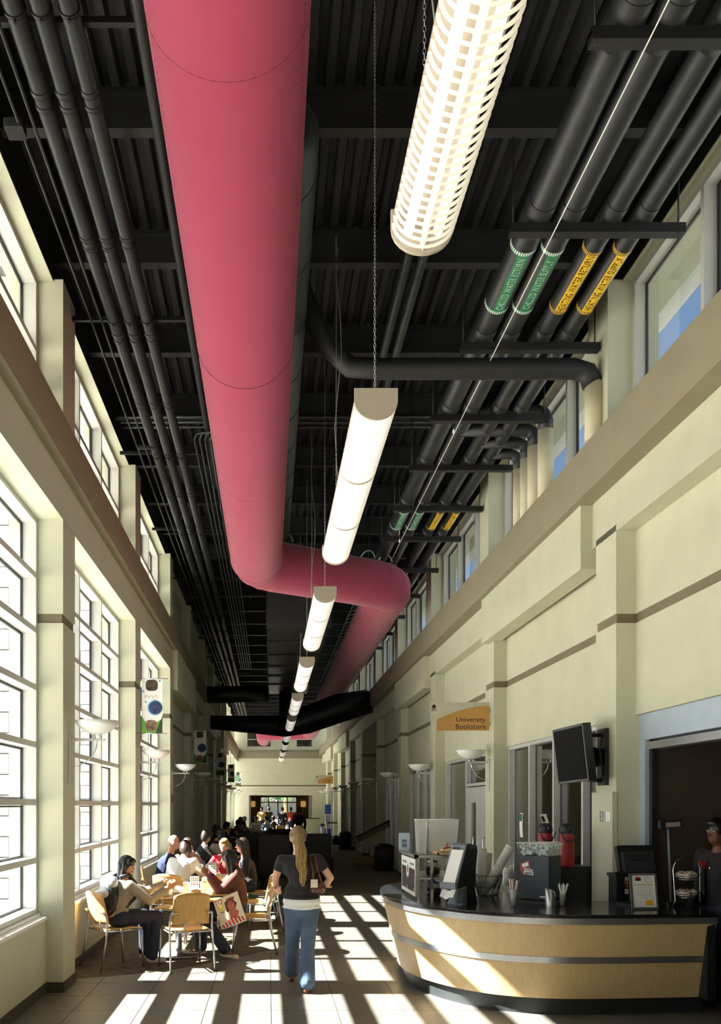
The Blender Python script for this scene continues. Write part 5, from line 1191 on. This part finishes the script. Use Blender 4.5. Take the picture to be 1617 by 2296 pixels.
def person(label, J, st, voxel=.012, group=None, name='person'):
    """J joints in world space; st style"""
    org = V(J['pel'].x, J['pel'].y, 0); t = thing(name, label, 'person', org, 0, group); s = st.get('s', 1.0)
    J = {k: (v-org if isinstance(v, Vector) and k not in ('face', 'up') else v) for k, v in J.items()}
    skin = st.get('skin', SKL); F = frame(J.get('face', V(0, 1, 0)), J.get('up', V(0, 0, 1))); r, f, u = F.col[0], F.col[1], F.col[2]
    H = J['head']; pel, ch, nk = J['pel'], J['chest'], J['neck']; sl_, sr = J['shL'], J['shR']; hl, hr = J['hipL'], J['hipR']; fat = st.get('fat', 1.0)
    P = [('e', H+u*.012*s, (.074*s, .092*s, .108*s), F), ('e', H-u*.05*s+f*.022*s, (.056*s, .066*s, .066*s), F), ('c', H-u*.085*s-f*.015*s, nk, .048*s, .052*s),
         ('c', nk, ch, .06*s, .11*s*fat), ('c', sl_.lerp(ch, .25), sr.lerp(ch, .25), .062*s, .062*s), ('c', sl_.lerp(sr, .3)-V(0, 0, .08*s), sl_.lerp(sr, .7)-V(0, 0, .08*s), .10*s*fat, .10*s*fat), ('c', ch, pel+V(0, 0, .06), .115*s*fat, .115*s*fat), ('c', hl, hr, .10*s*fat, .10*s*fat)]
    if voxel < .014:
        P += [('c', H+f*.088*s+u*.012*s, H+f*.112*s-u*.018*s, .008*s, .013*s), ('e', H+r*.074*s-u*.01*s, (.010*s, .018*s, .030*s), F), ('e', H-r*.074*s-u*.01*s, (.010*s, .018*s, .030*s), F), ('e', H-u*.085*s+f*.055*s, (.024*s, .022*s, .02*s), F)]
    for e in 'LR':
        S, E, W = J['sh'+e], J['el'+e], J['wr'+e]; P += [('c', S, E, .044*s, .037*s), ('c', E, W, .037*s, .025*s)]
        d = J.get('hd'+e, W-E); n = J.get('pn'+e, V(0, 0, -1)); P += hand(W, d, n, 1 if e == 'R' else -1, J.get('curl', .5), s*(1.0 if voxel < .01 else 1.25 if voxel < .02 else 1.5))
        h, k, a = J['hip'+e], J['kn'+e], J['an'+e]; P += [('c', h, k, .082*s, .056*s), ('c', k, k.lerp(a, .35), .056*s, .052*s), ('c', k.lerp(a, .35), a, .052*s, .034*s)]
        tx = J.get('toe'+e) or a+V(0, .14, -.05); P += [('c', a-V(0, 0, .03), tx, .034*s, .022*s)]
    solid('body', P, voxel, skin, t, 3)
    # shirt
    i = st.get('loose', .014); C = [('c', nk.lerp(ch, .35), ch, .075*s+i*.5, .115*s*fat+i), ('c', sl_.lerp(ch, .22), sr.lerp(ch, .22), .066*s+i*.6, .066*s+i*.6), ('c', sl_.lerp(sr, .3)-V(0, 0, .08*s), sl_.lerp(sr, .7)-V(0, 0, .08*s), .10*s*fat+i, .10*s*fat+i),
         ('c', ch, pel+V(0, 0, .08), .118*s*fat+i, (.112+st.get('waist', 0))*s*fat+i), ('c', hl.lerp(hr, .25)+V(0, 0, st.get('hem', .05)), hl.lerp(hr, .75)+V(0, 0, st.get('hem', .05)), .10*s*fat+i, .10*s*fat+i)]
    if st.get('under'): C2 = hl.lerp(hr, .5); C += [('e', C2+V(0, 0, .19), (.175*s, .128*s, .11*s)), ('e', C2+V(0, 0, .125), (.19*s, .137*s, .05*s))]
    for e in 'LR':
        S, E, W = J['sh'+e], J['el'+e], J['wr'+e]
        if st.get('sleeve', 'long') == 'long': C += [('c', S, E, .047*s+i, .04*s+i), ('c', E, E.lerp(W, .9), .04*s+i, .028*s+i*.8)]
        else: C += [('c', S, S.lerp(E, .42), .047*s+i*.8, .046*s+i*.7)]
    if st.get('hood'): C += [('c', nk+r*.06-f*.07, nk-r*.06-f*.07, .055, .055), ('c', nk+r*.05-f*.10-u*.06, nk-r*.05-f*.10-u*.06, .05, .05)]
    solid('shirt', C, voxel*1.1, st['top'], t, 3)
    if st.get('under'):
        C2 = hl.lerp(hr, .5); solid('undershirt', [('e', C2+V(0, 0, .085), (.195*s, .135*s, .085*s)), ('e', C2+V(0, 0, .03), (.197*s, .137*s, .04*s))], voxel, st['under'], t, 2)
    # trousers
    j = st.get('tl', .012); T = [('c', hl, hr, .10*s*fat+j, .10*s*fat+j)]
    for e in 'LR':
        h, k, a = J['hip'+e], J['kn'+e], J['an'+e]; fl_ = st.get('flare', .05)
        T += [('c', h, k, .085*s+j, .06*s+j), ('c', k, a+V(0, 0, .01), .06*s+j, fl_*s+j)]
    solid('trousers', T, voxel*1.1, st['leg'], t, 3)
    for e in 'LR':
        a = J['an'+e]; tx = J.get('toe'+e) or a+V(0, .14, -.05); dd = (tx-a); dd.z = 0; dd = dd.normalized() if dd.length > 1e-3 else V(0, 1, 0)
        if st.get('sandal'):
            solid('sandal', [('c', a-V(0, 0, .062)-dd*.04, tx-V(0, 0, .018)+dd*.02, .028, .034)], .01, st['shoe'], t, 2)
        else: solid('shoe', [('c', a-V(0, 0, .035)-dd*.025, tx+dd*.015, .046*s, .038*s), ('c', a, a-V(0, 0, .03), .042*s, .044*s)], max(.01, voxel), st['shoe'], t, 2)
    # hair
    hm_ = st.get('hair'); hs = st.get('hstyle', 'short')
    if hm_:
        G = [('e', H-f*.014*s+u*.034*s, (.092*s, .104*s, .108*s), F), ('e', H-f*.045*s-u*.012*s, (.090*s, .078*s, .11*s), F), ('e', H+f*.05*s+u*.085*s, (.06*s, .05*s, .035*s), F)]
        if hs in ('long', 'bob'):
            L = .26 if hs == 'bob' else .34
            for k in (-1, -.5, 0, .5, 1): G.append(('c', H-f*.045*s+r*.06*k*s+u*.02, H-f*(.06-.03*abs(k))*s+r*.075*k*s-u*L*s, .04*s, .032*s))
            for k in (-1, 1): G.append(('c', H+f*.02*s+r*.075*k*s+u*.04, H+f*.0*s+r*.082*k*s-u*(L-.04)*s, .026*s, .024*s))
        if hs == 'fringe' or hs == 'bob': G.append(('c', H+f*.07*s+u*.07*s-r*.04*s, H+f*.07*s+u*.065*s+r*.05*s, .026*s, .026*s))
        ho = solid('hair', G, max(.008, voxel), hm_, t, 2)
        if hs in ('long', 'bob', 'short', 'fringe') and voxel < .02:
            # strands laid over the hair
            rd_ = random.Random(int(H.x*1000) & 255); b = MB()
            for q in range(90 if hs != 'short' else 40):
                a = rd_.uniform(-2.1, 2.1); p0 = H-f*.016*s+u*.03*s; L = {'long': .33, 'bob': .2}.get(hs, .06)
                pts = [p0+u*.098*s*math.cos(th)+(r*math.sin(a)*.088-f*math.cos(a)*.097)*s*math.sin(th) for th in (.2, .8, 1.4)]
                e_ = pts[-1]-u*L*s*rd_.uniform(.6, 1)
                if hs in ('long', 'bob') and abs(a) < 2.0: pts += [pts[-1].lerp(e_, .5)+r*rd_.uniform(-.01, .01), e_]
                b.tube(pts, [.004]*(len(pts)-1)+[.0015], 4)
            o = b.obj('hair_strands', hm_, ho, fix=False); o['kind'] = 'stuff'
    if voxel < .014:
        for sgn in (-1, 1):
            b = MB(); M = Matrix.Translation(H+f*.083*s+r*.031*s*sgn+u*.018*s) @ F.to_4x4(); b.sphere((0, 0, 0), (.013*s, .008*s, .008*s), 12, 0, M); b.sphere((0, .006*s, 0), (.006*s, .004*s, .007*s), 10, 1, M); b.obj('eye', [EYEW, DARK], t)
            b = MB(); M = Matrix.Translation(H+f*.088*s+r*.031*s*sgn+u*.036*s) @ F.to_4x4(); b.sphere((0, 0, 0), (.018*s, .006*s, .0035*s), 10, 0, M); b.obj('eyebrow', hm_ or MATS['print_grey'], t)
        b = MB(); M = Matrix.Translation(H+f*.086*s-u*.048*s) @ F.to_4x4(); b.sphere((0, 0, 0), (.024*s, .010*s, .008*s), 12, 0, M); b.obj('mouth', LIP, t)
    return t, H+org, F
def rotz(v, a): return V(v.x*math.cos(a)-v.y*math.sin(a), v.x*math.sin(a)+v.y*math.cos(a), v.z)
def sit(x, y, deg, s=1.0, lean=.12, arms='table', turn=0, knee=.48, dz=0, nod=0):
    """joints of a sitting figure facing deg (0 = away from the camera, +90 = left)"""
    L = lean; ch_y = L*.65
    J = dict(pel=V(0, 0, .56), chest=V(0, ch_y, .86*s), neck=V(0, L+.02, 1.03*s), head=V(0, L+.06+nod*.05, 1.19*s-nod*.04), hipL=V(-.085, .0, .54), hipR=V(.085, .0, .54),
             shL=V(-.165*s, L, .975*s), shR=V(.165*s, L, .975*s), knL=V(-.12, knee-.05, .53), knR=V(.12, knee-.02, .53), anL=V(-.13, knee-.02, .09), anR=V(.13, knee+.03, .09), toeL=V(-.14, knee+.12, .035), toeR=V(.14, knee+.17, .035))
    if arms == 'table': J.update(elL=V(-.25, L+.12, .78), elR=V(.25, L+.12, .78), wrL=V(-.13, L+.34, .80), wrR=V(.14, L+.34, .80))
    elif arms == 'mouth': J.update(elL=V(-.24, L+.16, .80), elR=V(.23, L+.20, .82), wrL=V(-.07, L+.30, .98), wrR=V(.06, L+.28, 1.0), pnL=V(1, 0, 0), pnR=V(-1, 0, 0))
    else: J.update(elL=V(-.22, L+.02, .74), elR=V(.22, L+.02, .74), wrL=V(-.12, L+.22, .66), wrR=V(.12, L+.22, .66))
    a = math.radians(deg); out = {}
    for k, v in J.items():
        w_ = rotz(v, a); out[k] = w_ if k in ('pnL', 'pnR') else w_+V(x, y, dz)
    out['face'] = rotz(V(0, 1, -.12-nod*.3), a+math.radians(turn)); out['up'] = V(0, 0, 1); return out
def stand(x, y, deg, s=1.0, step=.1):
    J = dict(pel=V(0, 0, .93*s), chest=V(0, .01, 1.22*s), neck=V(0, .0, 1.43*s), head=V(0, .03, 1.59*s), hipL=V(-.085, 0, .90*s), hipR=V(.085, 0, .90*s), shL=V(-.175, 0, 1.38*s), shR=V(.175, 0, 1.38*s), elL=V(-.23, -.03, 1.1*s), elR=V(.23, -.02, 1.1*s), wrL=V(-.22, .08, .86*s), wrR=V(.22, .1, .87*s),
             knL=V(-.1, step*.5, .49*s), knR=V(.1, -step*.1, .49*s), anL=V(-.1, step, .08), anR=V(.1, -step, .08), toeL=V(-.11, step+.14, .03), toeR=V(.11, -step+.14, .03))
    a = math.radians(deg); out = {k: rotz(v, a)+V(x, y, 0) for k, v in J.items()}; out['face'] = rotz(V(0, 1, -.05), a); out['up'] = V(0, 0, 1); return out
BLK = mat('black_knit', (26, 24, 28), .8, noise=.12, nscale=20, bump=.2, bscale=200, sheen=.1)
JEAN = mat('blue_denim', (88, 110, 138), .8, noise=.28, nscale=6, bump=.3, bscale=250, col2=(60, 80, 108)); JDK = mat('dark_denim', (34, 40, 62), .8, noise=.2, nscale=8, bump=.3, bscale=250)
HBL = mat('blond_hair', (196, 164, 106), .45, noise=.45, nscale=30, stretch=(6, 6, .5), col2=(120, 92, 54)); HBK = mat('black_hair', (18, 15, 18), .35, noise=.2, nscale=20); HBR = mat('brown_hair', (52, 34, 25), .45, noise=.3, nscale=20)
GRYC = mat('grey_jersey', (150, 140, 128), .85, noise=.08, nscale=10, bump=.1); SHW = mat('shoe_white', (200, 198, 194), .6, noise=.08); SHD = mat('shoe_dark', (40, 36, 34), .6, noise=.1); NAVY = mat('navy_sweater', (24, 40, 78), .85, noise=.1, nscale=10, bump=.1)
BRN = mat('brown_jersey', (92, 52, 42), .85, noise=.12, nscale=10, bump=.15); WSH = mat('white_shirt', (236, 238, 240), .8, noise=.04, nscale=10); REDS = mat('red_top', (190, 30, 50), .8, noise=.08)
# ---- walking woman
YW = 8.25
def wp(px, py, dy=0): return at(px, py, YW+dy)
J = dict(pel=wp(677, 2012, .02), chest=wp(673, 1950, 0), neck=wp(670, 1914, 0), head=wp(668, 1878, .03), shL=wp(632, 1928, 0), shR=wp(712, 1926, 0), elL=wp(617, 1971, .0), wrL=wp(621, 1996, .07), elR=wp(741, 1968, -.02), wrR=wp(732, 1984, .22),
         hipL=wp(659, 2040, .02), hipR=wp(694, 2040, .02), knL=wp(656, 2118, .16), knR=wp(690, 2126, -.0), anL=wp(656, 2196, .22), anR=wp(688, 2214, -.12))
J['anR'].z = .09; J['anR'].y = 8.14; J['anL'].z = .12; J['anL'].y = 8.6
J['toeL'] = J['anL']+V(0, .13, -.085); J['toeR'] = J['anR']+V(.03, .13, -.055); J['face'] = V(.05, 1, -.05); J['up'] = V(0, 0, 1); J['hdL'] = V(.05, .25, -1); J['pnL'] = V(1, .3, 0); J['hdR'] = V(-.75, .6, -.25); J['pnR'] = V(0, 0, 1); J['curl'] = .9
wt, WH, WF = person('woman seen from behind walking, black top, blue jeans, blond ponytail', J, dict(top=BLK, leg=JEAN, shoe=mat('sandal_brown', (110, 60, 50), .6, noise=.1), sandal=1, sleeve='short', loose=.013, under=WSH, flare=.074, tl=.012, hem=.12, s=.97, fat=.98), .0085)
wo = wt.location
# hair cap, ponytail with strands
cap = solid('hair', [('e', WH-wo+V(0, -.012, .022), (.084, .098, .098)), ('e', WH-wo+V(0, -.05, .0), (.07, .06, .085))], .008, mat('dark_blond_hair', (134, 110, 76), .45, noise=.3, nscale=30, stretch=(6, 6, 1)), wt, 2)
b = MB(); rd_ = random.Random(3); q0 = WH-wo+V(.01, -.085, .05); tip = at(680, 1982, YW-.13)-wo
for q in range(150):
    a = rd_.uniform(0, 2*PI); rr = rd_.random()**.5; ph = rd_.uniform(0, 6); pts = []; Lf = rd_.uniform(.72, 1.06); n_ = 16
    for k in range(n_+1):
        v = k/n_; w_ = .018+.036*math.sin(min(1, v*1.15)*PI)**.7 if v < .85 else .03*(1-v)/.15+.008
        c = q0.lerp(tip, v*Lf)+V(0, -.02*math.sin(v*PI), 0); wave = .010*v**.5
        pts.append(c+V(math.cos(a)*w_*rr+wave*math.sin(v*17+ph*.4), math.sin(a)*w_*rr*.7, .004*math.sin(v*23+ph)))
    b.tube(pts, [.0042]*n_+[.0012], 4, caps=False)
for q in range(60):
    a = rd_.uniform(0, 2*PI); p0 = WH-wo+V(0, -.012, .022)
    d_ = V(math.sin(a), math.cos(a)*1.0, 0); pts = [p0+V(d_.x*.085*math.sin(th), .099*d_.y*math.sin(th), .099*math.cos(th)) for th in (1.7, 1.2, .7)]; pts = [pts[0].lerp(q0, 0), pts[0].lerp(q0, .35)+V(d_.x*.03, 0, .02), q0]
    b.tube(pts, .003, 4, caps=False)
o = b.obj('ponytail', HBL, cap, fix=False); o['kind'] = 'stuff'; o['label'] = 'long wavy blond ponytail'
MB().tube([q0+V(.022*math.cos(a), .0, .022*math.sin(a)) for a in [2*PI*k/12 for k in range(12)]], .006, 6, closed=True).obj('hair_tie', DARK, cap)
# back pockets
for s_, px_ in ((-1, 659), (1, 695)):
    c = wp(px_, 2046, -.105)-wo; b = MB(); b.grid(lambda u, v: c+V(-.05+.1*u, -.004-.012*math.sin(PI*u), .03-.09*v), 6, 4); b.obj('back_pocket', JDK if False else MATS['dark_denim'], wt, fix=False) if False else None
# shoulder bag
t = thing('shoulder_bag', 'glossy brown leather shoulder bag under the walking woman\'s right arm', 'handbag', (0, 0, 0)); BAGL = mat('brown_leather', (96, 58, 44), .2, noise=.3, nscale=10, bump=.1)
c = wp(711, 1990, -.06); b = MB(); b.sphere(c, (.085, .06, .075), 20); b.v = [(x, y, z if z > c.z-.05 else c.z-.05+(z-c.z+.05)*.3) for x, y, z in b.v]; b.obj('bag_body', BAGL, t)
for dx in (-.02, .03): MB().tube([wp(706, 1922, .03)+V(dx*.4, 0, .03), wp(700, 1921, -.09)+V(dx, 0, .0), wp(706, 1952, -.125)+V(dx, 0, 0), wp(711, 1982, -.10)+V(dx*1.6, 0, 0)], .008, 6).obj('strap', BAGL, t)
b = MB(); b.cbox(c+V(-.03, -.055, .045), (.07, .012, .08)); b.obj('highlight_patch', mat('bag_highlight', (210, 206, 200), .15, .3, noise=.1), t, bevel=.004)  # pale plate stands in for the white highlight on the leather
# ---- girl with backpack
J = sit(-1.70, 9.52, -50, .93, .06, 'mouth', -68, .47)
J['elR'] = V(-1.33, 9.46, .74); J['wrR'] = V(-1.16, 9.66, .85); J['elL'] = V(-1.45, 9.92, .80); J['wrL'] = V(-1.22, 9.92, .88)
J['anL'] = V(-1.45, 9.9, .09); J['toeL'] = V(-1.36, 9.98, .035); J['anR'] = V(-1.33, 9.62, .09); J['toeR'] = V(-1.22, 9.68, .035)
g1, H1, F1 = person('girl with long black hair in a grey jacket and dark jeans, seated at left', J, dict(top=GRYC, leg=JDK, shoe=SHW, skin=SKT, hair=HBK, hstyle='bob', s=.95, loose=.02, flare=.062), .0095)
fw = rotz(V(0, 1, 0), math.radians(-50)); rt = rotz(V(1, 0, 0), math.radians(-50)); bc = V(-1.68, 9.58, 0)-fw*.04+V(0, 0, .80)
t = thing('backpack', 'black and silver backpack worn by the seated girl at left', 'backpack', bc, math.radians(-50))
solid('pack_body', [('e', V(0, -.10, .0), (.15, .10, .20)), ('e', V(0, -.12, -.12), (.15, .09, .12))], .014, mat('pack_black', (18, 20, 30), .4, noise=.2), t, 3)
solid('pack_top', [('e', V(0, -.105, .13), (.142, .09, .10)), ('e', V(0, -.17, .03), (.11, .04, .08))], .012, mat('pack_silver', (206, 212, 222), .35, .2, noise=.05), t, 3)
for s_ in (-1, 1): MB().tube([V(s_*.09, -.02, .2), V(s_*.105, .09, .22), V(s_*.12, .17, .12), V(s_*.13, .15, -.05), V(s_*.14, .0, -.16)], .02, 8).obj('strap', GREYD, t)
b = MB(); b.tube([V(.02, -.215, -.05), V(.05, -.21, -.02), V(.06, -.212, -.06)], .008, 6); b.obj('mark', PAPER, t)
crumple('sandwich_roll', 'filled roll wrapped in paper held by the girl with the backpack', 'sandwich', V(-1.12, 9.80, .86), (.06, .05, .035), BREAD, 91)
# ---- girl in brown hoodie
J = sit(-.38, 10.38, 94, .95, .05, 'mouth', -8, .45)
J['elL'] = V(-.58, 10.14, .76); J['wrL'] = V(-.72, 10.22, .93); J['elR'] = V(-.60, 10.55, .78); J['wrR'] = V(-.72, 10.42, .95)
J['knL'] = V(-.84, 10.22, .53); J['anL'] = V(-.52, 10.0, .10); J['toeL'] = V(-.40, 9.93, .04); J['knR'] = V(-.86, 10.48, .53); J['anR'] = V(-.82, 10.25, .09); J['toeR'] = V(-.95, 10.2, .035)
g2, H2, F2 = person('girl in a brown hooded jacket with straight black hair, eating at the nearest table', J, dict(top=BRN, leg=JDK, shoe=mat('sandal_white', (200, 190, 180), .6, noise=.05), sandal=1, skin=SKD, hair=HBK, hstyle='bob', s=.95, loose=.022, hood=1, flare=.066), .0095)
b = MB(); b.tube([H2-g2.location+F2.col[1]*.06+F2.col[2]*.085+F2.col[0]*x*.09-F2.col[2]*abs(x)**2*.05-F2.col[1]*abs(x)**2*.04 for x in [-1+.2*i for i in range(11)]], .007, 6); b.obj('head_band', mat('pink_band', (190, 130, 140), .5, noise=.05), g2)
crumple('wrapped_food', 'paper wrapped food held up by the girl in the brown jacket', 'sandwich', V(-.84, 10.31, 1.0), (.05, .045, .04), PAPER, 92)
# ---- second table group
m1, H3, F3 = person('bald man with glasses in a navy sweater by the window', sit(-1.66, 13.3, -78, 1.02, .10, 'mouth', 0), dict(top=NAVY, leg=JDK, shoe=SHD, skin=SKL, s=1.03, fat=1.15), .012)
b = MB(); p0 = H3-m1.location; r3, f3, u3 = F3.col[0], F3.col[1], F3.col[2]
for s_ in (-1, 1): b.tube([p0+f3*.098+r3*(s_*.032+.02*math.cos(a))+u3*(.018+.014*math.sin(a)) for a in [2*PI*k/12 for k in range(12)]], .0022, 5, closed=True); b.tube([p0+f3*.098+r3*s_*.052+u3*.02, p0+r3*s_*.078+u3*.015], .0025, 5)
b.obj('glasses', DARK, m1)
person('man in a white shirt bent over the second table', sit(-1.32, 12.12, -10, 1.0, .34, 'table', 30, nod=1), dict(top=WSH, leg=JDK, shoe=SHD, skin=SKT, hair=HBR, s=1.03, fat=1.15, loose=.02), .013)
person('person with short brown hair in shade beside the bald man', sit(-1.42, 14.4, -160, .95, .1, 'table', 10), dict(top=GRYC, leg=JDK, shoe=SHD, skin=SKT, hair=HBR, s=.98), .014)
person('blond person in a red top facing the camera behind the red folder', sit(-.72, 14.15, 175, .95, .12, 'table', -10), dict(top=REDS, leg=JDK, shoe=SHD, skin=SKL, hair=HBL, s=.97), .012)
person('girl with long brown hair in a black top, seated right of the second table', sit(-.30, 13.3, 95, .98, .06, 'lap', 5), dict(top=BLK, leg=JDK, shoe=SHD, skin=SKL, hair=HBR, hstyle='long', s=.97), .0125)
# ---- shaded group
shade = [(-1.38, 16.7, -70, 'person in dark clothes in shade beyond the bald man', BLK, HBR, .1), (-1.25, 18.6, -60, 'person in dark clothes with raised hand in the shade', BLK, HBK, .1), (-.85, 17.0, 20, 'person in a grey shirt bent over a table in the shade', GRYC, HBK, .35), (-1.45, 21.2, -60, 'seated figure in dark clothes farther in the shade', BLK, HBK, .1), (-.6, 21.0, 90, 'seated figure in the shade across the dark table', BLK, HBR, .1), (-1.4, 25.0, -80, 'small dark seated figure far in the shade, left', BLK, HBK, .1), (-.75, 26.5, 160, 'small dark seated figure far in the shade, right', NAVY, HBK, .1), (-1.05, 28.6, 0, 'seated figure before the sunlit far tables', NAVY, HBK, .1)]
for x, y, dg_, lb, tp, hr_, ln in shade: person(lb, sit(x, y, dg_, 1, ln, 'table'), dict(top=tp, leg=JDK, shoe=SHD, skin=SKT, hair=hr_), .02, 'people seated in the shade')
farp = [(-1.25, 37.6, -80, 'far seated person in white with a white cap by the left windows', WSH, WSH), (-.55, 38.6, 170, 'far seated person in white at the sunlit table', WSH, HBR), (.05, 39.6, 80, 'far seated person in pale blue', mat('pale_blue_shirt', (170, 196, 226), .8, noise=.05), HBR), (.35, 40.6, 60, 'far seated person in dark clothes with brown hair', BLK, HBR), (-1.35, 35.8, -60, 'far seated person in blue jeans by the left windows', JEAN, HBR)]
for x, y, dg_, lb, tp, hr_ in farp: person(lb, sit(x, y, dg_), dict(top=tp, leg=JDK, shoe=SHD, skin=SKL, hair=hr_), .026, 'people at the far tables')
YLS = mat('yellow_shirt', (190, 160, 96), .8, noise=.08)
for x, y, dg_, lb, tp in ((-.42, 49, 175, 'standing person in a yellow shirt near the entrance', YLS), (.0, 50, 20, 'standing dark figure bending near the entrance doors', BLK), (.74, 46, 10, 'standing dark figure in front of the entrance doors', BLK), (1.25, 48, 0, 'standing person in an orange and black top near the entrance', mat('orange_top', (170, 60, 30), .8, noise=.1)), (1.75, 50.3, 30, 'standing dark figure beside the reception desk', BLK)):
    person(lb, stand(x, y, dg_), dict(top=tp, leg=JDK, shoe=SHD, skin=SKD, hair=HBK), .028, 'people at the entrance')
bp_, HB, FB = person('person with a black backpack walking away, behind the woman', stand(1.12, 31.5, 0, 1.03), dict(top=mat('check_shirt', (96, 92, 96), .8, noise=.4, nscale=30), leg=JDK, shoe=SHD, skin=SKT, hair=HBK), .02)
t = thing('backpack', 'black backpack on the person walking away', 'backpack', (1.12, 31.32, 1.25)); solid('pack_body', [('e', V(0, 0, 0), (.16, .1, .24))], .02, MATS['pack_black'], t, 2)
person('cafe worker with dark hair and dark jacket at the right edge', stand(4.05, 7.62, 115, .98, 0), dict(top=BLK, leg=JDK, shoe=SHD, skin=SKD, hair=HBK), .012)
